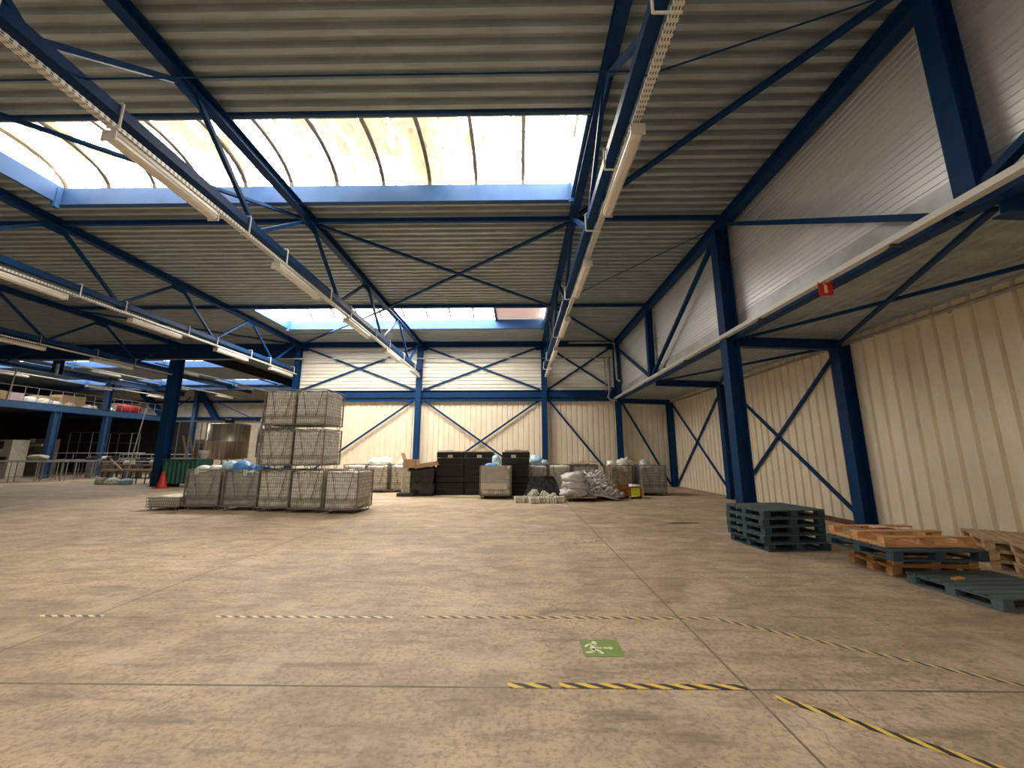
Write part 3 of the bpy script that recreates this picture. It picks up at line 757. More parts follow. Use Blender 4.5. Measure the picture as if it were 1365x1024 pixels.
p5 = make_pallet(1.22, 1.04, PBLUE2, 'wooden_pallet', 'single faded blue pallet lying on the floor at the right edge', 7, (6.02, 5.31, .001), math.radians(3), rim=True, mt=PBLUET)
single(MB().box(-.09, .09, -.03, .03, 0, .02), 'wood_offcut', PWOOD, 'small piece of wood lying on the faded blue pallet', 'wood piece', (5.72, 5.45, .1455), .3)
for i, (x, y, r) in enumerate(((5.85, 6.62, .1), (6.15, 6.50, .35))):
    single(MB().box(-.14 + .04 * i, .14 - .04 * i, -.05, .05, 0, .006), 'paper_sheet', PAPER, ['longer white paper lying on the upturned brown pallet', 'shorter white paper lying on the upturned brown pallet'][i], 'paper', (x, y, .583), r)
single(MB().box(-.06, .06, -.05, .05, 0, .03), 'debris_lump', MACHD, 'small dark lump on the floor beside the blue pallet stack', 'debris', (6.6, 8.3, 0), .4)

# ------------------------------------------------------------------ cages
def make_cage(w, d, h, wire, nv, nh, dense=False):
    t = thing('wire_cage', 'x', 'cage')
    z0 = .11
    fr = MB()
    for x in (-w / 2, w / 2):
        for y in (-d / 2, d / 2): fr.box(x - .016, x + .016, y - .016, y + .016, z0, h)
        fr.box(x - .016, x + .016, -d / 2, d / 2, z0, z0 + .035); fr.box(x - .012, x + .012, -d / 2, d / 2, h - .025, h)
    for y in (-d / 2, d / 2):
        fr.box(-w / 2, w / 2, y - .016, y + .016, z0, z0 + .035); fr.box(-w / 2, w / 2, y - .012, y + .012, h - .025, h)
    fr.box(-w / 2, w / 2, -d / 2, d / 2, z0 + .005, z0 + .02)
    fr.build('frame', wire, t)
    r = .0034
    for sd, nm in ((-1, 'front_mesh'), (1, 'rear_mesh')):
        m = MB(); yy = sd * d / 2
        for i in range(1, nv):
            x = -w / 2 + w * i / nv; m.box(x - r, x + r, yy - r, yy + r, z0, h)
        for i in range(1, nh):
            z = z0 + (h - z0) * i / nh; m.box(-w / 2, w / 2, yy - r, yy + r, z - r * 1.3, z + r * 1.3)
        zz = z0 + .27
        for q in (0, .05): m.box(-w / 2, w / 2, yy - .011, yy + .011, zz + q - .01, zz + q + .008)
        if sd == -1:
            m.bar((-w * .30, yy - .012, h - .02), (-w * .12, yy - .012, zz), .016, .012, up=(0, 1, 0))
            m.bar((w * .36, yy - .012, h - .02), (w * .18, yy - .012, zz), .016, .012, up=(0, 1, 0))
        m.build(nm, wire, t)
    for sd in (-1, 1):
        m = MB(); xx = sd * w / 2
        n2 = int(nv * d / w)
        for i in range(1, n2):
            y = -d / 2 + d * i / n2; m.box(xx - r, xx + r, y - r, y + r, z0, h)
        for i in range(1, nh):
            z = z0 + (h - z0) * i / nh; m.box(xx - r, xx + r, -d / 2, d / 2, z - r * 1.3, z + r * 1.3)
        for q in (.27,): m.box(xx - .01, xx + .01, -d / 2, d / 2, z0 + q - .01, z0 + q + .01)
        m.build('side_mesh', wire, t)
    for x in (-w / 2 + .09, w / 2 - .09):
        for y in (-d / 2 + .07, d / 2 - .07):
            f = MB(); f.path([(x - .06, y, z0), (x - .035, y, .012), (x + .035, y, .012), (x + .06, y, z0)], .012, 6)
            f.build('foot', wire, t)
    return t
def make_load(w, d, h, m, name, label, loc, rz=0, amp=.035, top=.06, seed=0, cat='plastic bag', nx=14, group=None):
    """crumpled sack-like filling shaped by a box"""
    mb = MB(); g = {}
    def key(i, j, k):
        if (i, j, k) in g: return g[(i, j, k)]
        x, y, z = (i / nx - .5) * w, (j / nx - .5) * d, k / nx * h
        v = Vector((x, y, z)); n = noise.noise_vector(v * 3.1 + Vector((seed * 7.3, seed, 3))) * amp + noise.noise_vector(v * 9 + Vector((seed, 2, seed * 3))) * amp * .5
        if k == nx: n.z += top * (.5 + .9 * noise.noise(v * 4 + Vector((seed * 3, 0, 0)))) - top * .3 * ((2 * i / nx - 1) ** 4 + (2 * j / nx - 1) ** 4)
        if k == 0: n.z = 0
        x = max(-w / 2, min(w / 2, x + n.x)); y = max(-d / 2, min(d / 2, y + n.y))
        mb.v.append((x, y, max(0, z + n.z))); g[(i, j, k)] = len(mb.v) - 1; return g[(i, j, k)]
    for a in range(nx):
        for b in range(nx):
            mb.f.append((key(a, 0, b), key(a + 1, 0, b), key(a + 1, 0, b + 1), key(a, 0, b + 1)))
            mb.f.append((key(a + 1, nx, b), key(a, nx, b), key(a, nx, b + 1), key(a + 1, nx, b + 1)))
            mb.f.append((key(0, a + 1, b), key(0, a, b), key(0, a, b + 1), key(0, a + 1, b + 1)))
            mb.f.append((key(nx, a, b), key(nx, a + 1, b), key(nx, a + 1, b + 1), key(nx, a, b + 1)))
            mb.f.append((key(a, b, nx), key(a + 1, b, nx), key(a + 1, b + 1, nx), key(a, b + 1, nx)))
            mb.f.append((key(a, b + 1, 0), key(a + 1, b + 1, 0), key(a + 1, b, 0), key(a, b, 0)))
    return single(mb, name, m, label, cat, loc, rz, group=group, smooth=True)
def blob_bag(r, sc, m, label, loc, seed, name='plastic_bag', amp=.3, cat='plastic bag', flat=True, group=None, rz=0):
    mb = MB().sphere((0, 0, 0), 1, 10, 16)
    out = []
    for v in mb.v:
        p = Vector(v); k = 1 + amp * noise.noise(p * 2.2 + Vector((seed * 5.1, seed, 0))) + amp * .5 * noise.noise(p * 6 + Vector((seed, 0, 9)))
        q = Vector((p.x * k * r * sc[0], p.y * k * r * sc[1], p.z * k * r * sc[2]))
        zf = -r * sc[2] * .65
        if flat and q.z < zf: q.z = zf
        q.z -= zf
        out.append(tuple(q))
    mb.v = out
    return single(mb, name, m, label, cat, loc, rz, group=group, smooth=True)
def card_label(parent, x, y, z, face='front', w=.11, h=.17):
    mb = MB(); ink = MB()
    if face == 'front':
        mb.box(x - w / 2, x + w / 2, y - .004, y, z, z + h)
        ink.box(x - w * .3, x + w * .3, y - .006, y - .004, z + h * .70, z + h * .82).box(x - w * .3, x + w * .12, y - .006, y - .004, z + h * .48, z + h * .58).box(x - w * .22, x + w * .3, y - .006, y - .004, z + h * .2, z + h * .34)
    else:
        mb.box(x, x + .004, y - w / 2, y + w / 2, z, z + h)
        ink.box(x + .004, x + .006, y - w * .3, y + w * .3, z + h * .6, z + h * .8).box(x + .004, x + .006, y - w * .3, y + w * .2, z + h * .2, z + h * .4)
    c = mb.build('paper_card', PAPER, parent); ink.build('printed_marks', INK, c)
protoA = make_cage(1.0, 1.18, 1.26, WIRE, 15, 11)
protoB = make_cage(1.12, 1.18, 1.26, WIRE_G, 26, 10)
usedA = usedB = False
def place_cage(kind, x, yf, z, label, rz=0, group=None, card=None, side=None):
    """x centre, yf front face"""
    global usedA, usedB
    src = protoA if kind == 'A' else protoB
    loc = (x, yf + .59, z)
    if kind == 'A' and not usedA:
        usedA = True; o = src; o.location = loc; o.rotation_euler = (0, 0, rz); o['label'] = label
        for gname in ('group',):
            if group: o['group'] = group
        o['_p'] = 1; kids = None
    elif kind == 'B' and not usedB:
        usedB = True; o = src; o.location = loc; o.rotation_euler = (0, 0, rz); o['label'] = label
        if group: o['group'] = group
    else:
        o = src.copy(); col.objects.link(o); o.location = loc; o.rotation_euler = (0, 0, rz); o['label'] = label
        if group: o['group'] = group
        for ch in src.children:
            if ch.name.startswith('paper_card'): continue
            c = ch.copy(); col.objects.link(c); c.parent = o
    if '_p' in o: del o['_p']
    if card: card_label(o, card[0], -.60, card[1])
    if side: card_label(o, .51 if kind == 'A' else .57, side[0], side[1], 'side')
    return o
G1 = 'wire cages stacked in the left foreground'
cages = [('A', -5.27, 11.74, 0, 'wire cage on the floor at the right end of the front cage row', None, (-.25, .85), BAGW, 'milky plastic-wrapped load in the right end cage of the front row'),
         ('A', -6.42, 11.92, 0, 'wire cage with a white card, second from the right in the front row', (.02, 1.0), None, BAGG, 'grey plastic-wrapped load in the front row cage with the white card'),
         ('A', -7.55, 12.15, 0, 'wire cage at the left foot of the three-high cage stack', None, None, BAGG, 'grey load in the bottom left cage of the three-high stack'),
         ('A', -7.62, 12.18, 1.27, 'left cage in the middle layer of the three-high stack', (0.0, .98), None, BAGG, 'grey load in the left middle-layer cage'),
         ('A', -6.60, 12.14, 1.27, 'right cage in the middle layer of the three-high stack', None, (-.1, .9), BAGW, 'milky load in the right middle-layer cage'),
         ('A', -7.64, 12.16, 2.54, 'left cage in the top layer of the three-high stack', (.05, 1.0), None, BAGG, 'brownish grey load in the left top-layer cage'),
         ('A', -6.60, 12.12, 2.54, 'right cage in the top layer of the three-high stack', None, (-.1, .95), BAGW, 'milky load in the right top-layer cage')]
for i, (k, x, yf, z, lab, card, side, lm, ll) in enumerate(cages):
    place_cage(k, x, yf, z, lab, R.uniform(-.015, .015), G1, card, side)
    make_load(.93, 1.10, 1.06, lm, 'wrapped_load', ll, (x, yf + .59, z + .135), 0, .03, .05, i + 1, 'wrapped load')
GB = 'grey-lined wire cages at the left of the front row'
for i, (x, yf, lab, ll) in enumerate(((-8.75, 12.38, 'grey-lined wire cage topped with a bright blue bag', 'grey green plastic liner filled with bags, under the bright blue bag'),
                                      (-10.06, 12.5, 'grey-lined wire cage at the left end of the front row', 'grey green plastic liner in the leftmost full cage'))):
    place_cage('B', x, yf, 0, lab, R.uniform(-.02, .02), GB, (.1 if i == 0 else -.25, 1.08) if True else None)
    make_load(1.05, 1.10, 1.04, BAGDG, 'wrapped_load', ll, (x, yf + .59, .135), 0, .03, .05, 20 + i, 'wrapped load')
for i, (x, y, r, sc, m, l) in enumerate(((-9.0, 12.75, .26, (1.2, 1, .75), BAGB, 'bright blue plastic bag on top of the grey-lined cage'),
                                         (-8.45, 12.9, .22, (1.1, 1, .6), BAGB, 'smaller blue bag right of the bright blue bag'),
                                         (-9.55, 12.95, .24, (1.1, 1, .8), BAGLB, 'pale blue bag between the two grey-lined cages'),
                                         (-9.95, 12.85, .20, (1.2, 1, .6), BAGW, 'white crumpled bag on the leftmost full cage'),
                                         (-10.4, 12.9, .18, (1.2, 1, .6), BAGW, 'small white bag at the left edge of the leftmost full cage'),
                                         (-9.25, 13.2, .2, (1.2, 1, .7), BAGW, 'white bag behind the bright blue bag'))):
    blob_bag(r, sc, m, l, (x, y, 1.20), i + 3)
# folded low cage with cream packs at the far left
t = thing('folded_cage', 'low folded wire cage at the left end of the front row', 'cage', (-11.2, 12.95, 0))
fc = MB()
for z in (.10, .19, .28, .37):
    fc.box(-.5, .5, -.55, -.54, z - .008, z + .008).box(.49, .5, -.55, .55, z - .008, z + .008).box(-.5, -.49, -.55, .55, z - .008, z + .008)
for i in range(17): fc.box(-.5 + i / 16. - .005, -.5 + i / 16. + .005, -.555, -.545, .08, .40)
fc.build('folded_mesh', WIRE_G, t)
MB().box(-.5, .5, -.55, .55, .085, .10).build('frame', WIRE_G, t)
for x in (-.4, .4):
    for y in (-.48, .48): MB().path([(x - .05, y, .09), (x, y, .012), (x + .05, y, .09)], .012, 6).build('foot', WIRE_G, t)
make_load(.93, 1.0, .30, BOTT, 'cream_sheet_stack', 'cream plastic sheets stacked in the low folded cage', (-11.2, 12.95, .105), 0, .015, .02, 31, 'sheets')

# back row cages
G2 = 'wire cages along the back wall'
back = [(-7.55, 18.1, 'A', BAGG, 'wire cage on the back row, left and mostly hidden by the front cages', 'grey load in the hidden back cage at the left'),
        (-6.50, 18.05, 'A', BAGW, 'wire cage with white bags bulging out at the left of the back row', 'milky bags filling the bulging back cage'),
        (-5.42, 18.2, 'A', BAGG, 'wire cage of the back row next to the cream bottle stack', 'grey load in the cage next to the cream bottle stack'),
        (.85, 18.0, 'A', BAGG, 'wire cage under the pale blue bags', 'grey load under the pale blue bags'),
        (1.92, 18.05, 'A', BAGG, 'wire cage left of the cardboard-topped cage', 'grey load left of the cardboard-topped cage'),
        (3.10, 18.0, 'B', BAGG, 'wire cage with a cardboard sheet on top', 'grey load under the cardboard sheet'),
        (4.48, 17.05, 'A', BAGC, 'wire cage with cream contents behind the orange crate', 'cream bottles packed in the cage behind the orange crate'),
        (5.78, 16.95, 'B', BAGDG, 'grey-lined wire cage at the right end of the back row', 'grey green plastic liner in the right end cage')]
for i, (x, yf, k, lm, lab, ll) in enumerate(back):
    place_cage(k, x, yf, 0, lab, R.uniform(-.02, .02), G2, (.15, 1.0) if x > 1 else None)
    w = .93 if k == 'A' else 1.05
    make_load(w, 1.10, 1.05, lm, 'wrapped_load', ll, (x, yf + .59, .135), 0, .035, .07, 40 + i, 'wrapped load')
bags = [(-6.75, 18.5, .28, BAGW, 'white bag heaped on the left of the bulging back cage'), (-6.3, 18.5, .30, BAGW, 'large white bag heaped on the right of the bulging back cage'), (-5.5, 18.7, .22, BAGW, 'white bag on the cage next to the cream bottle stack'),
        (.55, 18.3, .24, BAGLB, 'pale blue bag at the left of the bag heap by the back column'), (.85, 18.35, .27, BAGLB, 'topmost pale blue bag of the heap by the back column'), (1.18, 18.3, .22, BAGLB, 'pale blue bag at the right of the heap by the back column'),
        (.45, 18.7, .22, BAGLB, 'pale blue bag at the rear of the heap by the back column'),
        (4.15, 17.4, .20, BAGW, 'small white bag at the left on the cream-filled cage'), (4.65, 17.4, .26, BAGW, 'white bag with a raised tip on the cream-filled cage'), (4.95, 17.6, .20, BAGW, 'white bag at the right on the cream-filled cage'),
        (5.6, 17.4, .22, BAGDG, 'grey bag on top of the right end cage')]
for i, (x, y, r, m, l) in enumerate(bags):
    blob_bag(r, (1.15, 1, .8 if i != 4 else 1.1), m, l, (x, y, 1.20), 11 + i)
pk = MB()
pk.add([(-.16, 0, 0), (.05, -.05, 0), (.16, .02, .24), (.02, .12, .02)], [(0, 1, 2), (0, 2, 3), (1, 3, 2), (0, 3, 1)])
single(pk, 'paper_scrap', PAPER, 'pointed white scrap sticking up from the cream-filled cage', 'scrap', (4.72, 17.35, 1.44))
cs = MB(); n = 8
cs.add([((i / n - .5) * 1.35, j * .62 - .62, .03 * math.sin(i * 1.3 + j) - (.05 if j == 0 else 0) + .10 * (i / n)) for j in range(3) for i in range(n + 1)] +
       [((i / n - .5) * 1.35, j * .62 - .62, .03 * math.sin(i * 1.3 + j) - (.05 if j == 0 else 0) + .10 * (i / n) + .012) for j in range(3) for i in range(n + 1)],
       [(j * (n + 1) + i, j * (n + 1) + i + 1, (j + 1) * (n + 1) + i + 1, (j + 1) * (n + 1) + i) for j in range(2) for i in range(n)] +
       [(27 + j * (n + 1) + i, 27 + (j + 1) * (n + 1) + i, 27 + (j + 1) * (n + 1) + i + 1, 27 + j * (n + 1) + i + 1) for j in range(2) for i in range(n)] +
       [(i, 27 + i, 28 + i, i + 1) for i in range(n)])
single(cs, 'cardboard_sheet', CARD_D, 'warped brown cardboard sheet covering a cage at the right of the back row', 'cardboard', (3.1, 18.55, 1.31))

# black crate stacks
def make_crate(w, d, h):
    t = thing('plastic_crate', 'x', 'crate')
    b = MB(); b.box(-w / 2 + .02, w / 2 - .02, -d / 2 + .02, d / 2 - .02, .0, h - .02)
    b.build('body', BLACKP, t)
    MB().box(-w / 2 - .008, w / 2 + .008, -d / 2 - .008, d / 2 + .008, h - .03, h - .012).build('rim', mat('crate_rim', (.075, .068, .058), .4, 0, .3, 8), t)
    r = MB()
    for z in (0.0, h * .5 - .006): r.box(-w / 2, w / 2, -d / 2, d / 2, z, z + .018)
    n = 20
    for i in range(n + 1):
        x = -w / 2 + w * i / n; r.box(x - .008, x + .008, -d / 2, d / 2, 0, h - .012)
    m_ = 18
    for i in range(m_ + 1):
        y = -d / 2 + d * i / m_; r.box(-w / 2, w / 2, y - .008, y + .008, 0, h - .012)
    r.build('rib_grid', BLACKR, t)
    return t
cr = make_crate(1.17, 1.1, .262); cu = False
rank = ['bottom', 'second', 'third', 'fourth', 'fifth', 'sixth', 'top']
for si, (x, yf, sname, lean, nlev) in enumerate(((-2.95, 17.1, 'leftmost tall black stack', 0, 7), (-1.70, 17.12, 'middle tall black stack', .004, 7), (-.17, 16.9, 'leaning right-hand black stack', .018, 7))):
    for k in range(nlev):
        lab = 'black ribbed plastic crate, %s of seven in the %s' % (rank[k] if k else 'lowest', sname)
        loc = (x + lean * k + R.uniform(-.008, .008), yf + .55, .002 + k * .2625)
        rz = R.uniform(-.012, .012) - (.06 if si == 2 else 0)
        if not cu: cr.location = loc; cr['label'] = lab; cr['group'] = 'black plastic crates in tall stacks'; cu = True
        else: dup(cr, loc, rz, label=lab)
    o = MB().box(-.10, .10, -.004, 0, 0, .12).build('paper_label', PAPER)
    o.location = (x + lean * 5 + (.0 if si != 2 else -.1), yf - .045, 1.58); tag(o, 'white paper label stuck on the ' + sname, 'label')
    i2 = MB().box(-.07, .07, -.006, -.004, .03, .045).box(-.07, .03, -.006, -.004, .065, .08).build('printed_marks', INK, o)
single(MB().box(-.95, .95, -.45, .45, 0, .025).box(-1.3, -.95, -.40, .35, 0, .05), 'cardboard_sheet', CARD, 'light cardboard sheet bridging the two left black stacks', 'cardboard', (-2.1, 17.6, 1.842), .01)
make_load(.62, .5, .07, BAGW, 'plastic_sheet', 'crumpled white sheet on the leftmost black stack', (-3.15, 17.35, 1.842) if False else (-3.20, 17.25, 1.842), .1, .02, .04, 61, 'plastic sheet', 8)
make_load(1.05, .9, .04, CARD_D, 'cardboard_sheet', 'crumpled brown sheet on the leaning black stack', (-.05, 17.4, 1.842), 0, .02, .06, 62, 'cardboard', 8)
# black wrapped bale with box on top, cream bottle column
make_load(1.12, 1.0, 1.12, FILM, 'wrapped_bale', 'bale wrapped in black film under the open cardboard box', (-4.1, 17.2, .002), 0, .09, .12, 71, 'bale')
t = thing('cardboard_tray', 'flat open cardboard box lid on the black wrapped bale', 'cardboard box', (-3.9, 16.95, 1.20), .1)
MB().box(-.5, .5, -.35, .35, 0, .012).build('panel', CARD, t).rotation_euler = (0, math.radians(-9), 0)
MB().box(-.5, .5, -.36, -.345, 0, .14).build('flap', CARD, t).rotation_euler = (0, math.radians(-9), 0)
MB().box(-.5, .5, .345, .36, 0, .17).build('flap', CARD_D, t).rotation_euler = (0, math.radians(-9), 0)
t = thing('cardboard_box', 'open cardboard box with a raised flap on the cream bottle stack', 'cardboard box', (-4.55, 16.7, 1.16), -.05)
MB().box(-.28, .28, -.25, .25, 0, .012).box(-.28, .28, -.25, -.238, 0, .36).box(-.28, .28, .238, .25, 0, .36).box(-.28, -.268, -.25, .25, 0, .36).box(.268, .28, -.25, .25, 0, .36).build('box_body', CARD, t)
MB().bar((-.28, 0, .34), (-.40, 0, .62), .45, .012, up=(1, 0, 0)).build('flap', CARD_D, t)
def pack_mesh(nx, ny, r, h):
    mb = MB()
    for i in range(nx):
        for j in range(ny):
            x = (i - (nx - 1) / 2) * 2 * r; y = (j - (ny - 1) / 2) * 2 * r
            mb.lathe([(0, 0), (r * .9, 0), (r * .97, .01), (r * .97, h * .45), (r * .88, h * .48), (r * .97, h * .51), (r * .97, h * .9), (r * .4, h * .97), (r * .4, h), (0, h)], (x, y, 0), 8)
    return mb
pkm = pack_mesh(4, 3, .045, .22)
base = single(pkm, 'bottle_pack', BOTT, 'x', 'bottle pack', (-4.72, 16.7, .13), group='cream bottle packs stacked beside the black bale', smooth=True)
base['label'] = 'cream bottle pack, lowest of the column beside the black bale'
MB_p = MB().box(-.35, .35, -.35, .35, 0, .13); single(MB_p, 'pallet_base', MACHD, 'dark low pallet under the cream bottle column', 'pallet', (-4.68, 16.75, 0))
for k in range(1, 4):
    dup(base, (-4.73, 16.7, .13 + .225 * k), .0, label='cream bottle pack, %s from the floor in the column beside the black bale' % ('second', 'third', 'fourth')[k - 1])
for j in range(2):
    pass
# white bottle packs on the floor
spots = [(.05, 14.55, 0, .2, 'standing at the left end of the floor heap'), (.38, 14.65, 0, -.1, 'second from the left in the floor heap'), (.60, 14.35, 0, .3, 'at the front left of the floor heap'),
         (.92, 14.5, 0, .05, 'in the middle front of the floor heap'), (1.25, 14.4, 0, -.2, 'at the front right of the floor heap'), (1.52, 14.6, 0, .1, 'at the right end of the floor heap'),
         (.62, 14.85, .18, .8, 'tilted on top at the left of the floor heap'), (.98, 14.85, .12, -.5, 'tilted on top in the middle of the floor heap'), (1.32, 14.85, .05, .35, 'at the back right of the floor heap')]
for i, (x, y, z, a, l) in enumerate(spots):
    tilt = (R.uniform(-.05, .05), (.0 if z == 0 else .55 * (1 if i % 2 else -1)), a)
    o = dup(base, (x, y, z + .005), rot=tilt, label='cream bottle pack ' + l, group='cream bottle packs heaped on the floor')
# hazy wrapped cage in front of black stacks
t = place_cage('A', -.89, 15.70, 0, 'wire cage fronted by a hazy grey plastic sheet before the black stacks', 0, 'cage fronted by a sheet')
t.scale = (1.24, 1, 1.0)
make_load(1.14, 1.10, 1.08, BAGG, 'wrapped_load', 'grey load behind the hazy sheet', (-.89, 16.29, .135), 0, .03, .04, 81, 'wrapped load')
t = thing('plastic_sheet', 'hazy grey plastic sheet hanging over the front of the cage before the black stacks', 'plastic sheet', (-.92, 15.67, .36))
MB().box(-.52, .52, -.012, 0, .22, .92).build('panel', CLEARG, t)
MB().box(-.54, .50, -.03, -.008, 0, .24).build('folded_edge', mat('pale_fold', (.60, .54, .42), .4, 0, .1, 4), t)
blob_bag(.16, (1.6, 1, .5), BAGB, 'blue bag edge on the hazy-sheeted cage', (-1.1, 16.2, 1.24), 91)
blob_bag(.17, (1.1, 1, 1.6), BAGLB, 'pale blue bag between the middle and the leaning black stacks', (-.93, 17.0, 1.25), 92)
# black draped crate
d = MB()
prof = [(-.80, 0), (-.62, .35), (-.48, .78), (-.40, .82), (.42, .84), (.50, .78), (.66, .40), (.82, 0)]
ny = 6
vs = []
for j in range(ny + 1):
    for i, (x, z) in enumerate(prof):
        yy = -.5 + j / ny * 1.0; s = .02 * math.sin(7 * x + 5 * yy)
        inset = .12 * (z / .8) if j in (0,) else 0
        vs.append((x + s, yy + inset + (.1 * z if j == 0 else 0), z + s * .5 if z > 0 else 0))
k = len(prof)
d.add(vs, [(j * k + i, j * k + i + 1, (j + 1) * k + i + 1, (j + 1) * k + i) for j in range(ny) for i in range(k - 1)] + [tuple(range(k))[::-1], tuple(ny * k + i for i in range(k))])
single(d, 'draped_sheet', mat('black_sheet', (.014, .013, .016), .2, 0, .5, 5, .8, 8), 'black plastic sheet draped over a low load behind the cream packs', 'plastic sheet', (.98, 16.45, 0))
# sacks on dolly
t = thing('dolly', 'flat wooden dolly under the white sacks', 'dolly', (2.33, 15.2, 0))
MB().box(-.60, .60, -.45, .45, .13, .17).build('deck', CARD_D, t)
for x in (-.42, .42):
    for y in (-.32, .32):
        w_ = MB().tube((x - .025, y, .055), (x + .025, y, .055), .055, 12).box(x - .03, x + .03, y - .03, y + .03, .08, .13); w_.build('wheel', MACHD, t)
SACK = mat('white_sack', (.62, .59, .58), .45, 0, .2, 7, .4, 8)
for i, (x, y, z, r, sc, l) in enumerate(((2.12, 15.2, .172, .50, (1.05, .85, .42), 'lowest white sack on the dolly'), (2.20, 15.22, .42, .48, (1.05, .85, .42), 'middle white sack on the dolly'), (2.14, 15.25, .66, .44, (1.05, .85, .55), 'topmost white sack on the dolly'))):
    blob_bag(r, sc, SACK, l, (x, y, z), 100 + i, 'sack', .5, 'sack')
bt = MB().lathe([(0, 0), (.05, 0), (.056, .014), (.056, .12), (.045, .13), (.045, .16), (.056, .17), (.056, .22), (.02, .265), (.02, .29), (0, .29)], n=8)
b0 = single(bt, 'plastic_bottle', BOTW, 'white and purple bottle in the loose pile right of the white sacks', 'bottle', (2.7, 15.3, .17), group='loose bottles piled right of the sacks', smooth=True)
BL = 'white and purple bottle in the loose pile right of the white sacks'
def heap_h(x, y):
    a = max(0, 1 - ((x - 2.95) / 1.05) ** 2) * max(0, 1 - ((y - 16.0) / .95) ** 2)
    return .92 * a ** .6 * (1.0 if x < 3.2 else max(.35, 1 - (x - 3.2) * .8))
for i in range(240):
    x = R.uniform(2.35, 3.95); y = R.uniform(15.12, 16.1)
    z = max(.08, heap_h(x, y) - .02 + R.uniform(-.03, .05))
    if z <= .09 and R.random() < .55: continue
    if x < 2.93 and y < 15.65: z = max(z, .22)
    dup(b0, (x, y, z), rot=(R.uniform(-1.7, 1.7), R.uniform(-1.7, 1.7), R.uniform(0, 6)), label=BL)
hm = MB(); n = 14
hm.v = [(2.95 - 1 + 2 * i / n, 15.1 + 1.85 * j / n, max(.0, heap_h(2.95 - 1 + 2 * i / n, 15.1 + 1.85 * j / n) - .07)) for j in range(n + 1) for i in range(n + 1)]
hm.f = [(j * (n + 1) + i, j * (n + 1) + i + 1, (j + 1) * (n + 1) + i + 1, (j + 1) * (n + 1) + i) for j in range(n) for i in range(n)]
hp = single(hm, 'bottle_heap', BOTW, 'dense heap of bottles under the loose bottle pile', 'bottle heap', (0, 0, .003)); hp['kind'] = 'stuff'
# orange crate with yellow notice
t = thing('wooden_crate', 'low orange-brown open crate with a yellow notice before the cream-filled cage', 'crate', (4.42, 16.12, 0))
MB().box(-.55, .55, -.33, -.31, .10, .46).box(-.55, .55, .31, .33, .10, .46).box(-.55, -.53, -.33, .33, .10, .46).box(.53, .55, -.33, .33, .10, .46).box(-.55, .55, -.33, .33, .10, .12).build('box_body', ORNG, t)
for x in (-.52, 0, .52): MB().box(x - .035, x + .035, -.345, .345, .0, .12).build('skid', CARD, t)
for x in (-.53, .53): MB().box(x - .03, x + .03, -.36, -.335, .1, .50).build('corner_post', CARD, t)
MB().box(.06, .40, -.352, -.346, .10, .40).build('yellow_notice', YEL, t)
mk = MB().box(.11, .16, -.356, -.352, .31, .35).box(.21, .33, -.356, -.352, .31, .35).box(.10, .34, -.356, -.352, .17, .19)
mk.build('printed_marks', mat('notice_ink', (.32, .38, .04), .6), t)
sp = MB().bar((-.35, -.34, .16), (-.22, -.34, .38), .04, .008, up=(0, 1, 0)).bar((-.22, -.34, .38), (-.10, -.34, .16), .04, .008, up=(0, 1, 0)).bar((-.42, -.34, .30), (-.28, -.34, .34), .035, .008, up=(0, 1, 0))
sp.build('stencil_mark', mat('stencil', (.14, .035, .01), .7), t)
make_load(.36, .35, .30, BAGW, 'plastic_bag', 'crumpled grey-white bag in the right end of the orange crate', (4.72, 16.12, .21), 0, .04, .06, 131, 'plastic bag', 8)

# ------------------------------------------------------------------ left side: container, cone, tanks
t = thing('green_container', 'dark green ribbed metal container beside the lone column', 'container', (-18.15, 21.2, 0))
gb = MB(); sheet(gb, -.95, .95, .18, 1.45, .35, .24, .05, lambda u, l, w: (u, -w, l), .45, .12)
gb.box(-.95, .95, -.34, .5, .18, 1.45); gb.build('body', GREEN, t)
MB().box(-.98, .98, -.42, .52, 1.40, 1.47).build('rim', GREEN, t)
for x in (-.7, .7): MB().box(x - .12, x + .12, -.4, .45, .0, .18).build('foot', MACHD, t)
t = thing('traffic_cone', 'red traffic cone at the foot of the lone column', 'cone', (-18.45, 20.25, 0))
MB().box(-.27, .27, -.27, .27, 0, .04).build('base', RED, t)
MB().lathe([(.22, .04), (.13, .45), (.04, .84), (0, .84)], n=20).build('cone_body', RED, t, smooth=True)
def tank(label, x, y, r, z0, z1, agit=True):
    t = thing('steel_tank', label, 'tank', (x, y, 0))
    MB().lathe([(0, z0 - .12), (r * .5, z0 - .08), (r, z0), (r, (z0 + z1) / 2 - .02), (r + .012, (z0 + z1) / 2), (r, (z0 + z1) / 2 + .02), (r, z1), (r * .9, z1 + .05), (r * .3, z1 + .12), (0, z1 + .12)], n=48).build('shell', STEEL, t, smooth=True)
    for a in (.8, 2.4, 3.9, 5.5):
        MB().tube((r * .8 * math.cos(a), r * .8 * math.sin(a), 0), (r * .8 * math.cos(a), r * .8 * math.sin(a), z0 + .02), .05, 8).build('leg', STEEL, t)
    rl = MB()
    for i in range(16):
        a, b = 2 * PI * i / 16, 2 * PI * (i + 1) / 16
        rl.tube((r * 1.02 * math.cos(a), r * 1.02 * math.sin(a), z1 + .05), (r * 1.02 * math.cos(b), r * 1.02 * math.sin(b), z1 + .05), .022, 6)
    rl.build('rim', STEEL, t)
    if agit:
        MB().box(-.25, .25, -.1, .1, z1 + .12, z1 + .25).tube((-.3, 0, z1 + .30), (.15, 0, z1 + .30), .11, 10).tube((.2, 0, z1 + .12), (.2, 0, z1 + .42), .08, 10).build('agitator_motor', MACHD, t)
    return t
tank('large stainless steel tank with a motor on its lid behind the cages', -19.35, 25.6, 1.22, 1.45, 3.65)
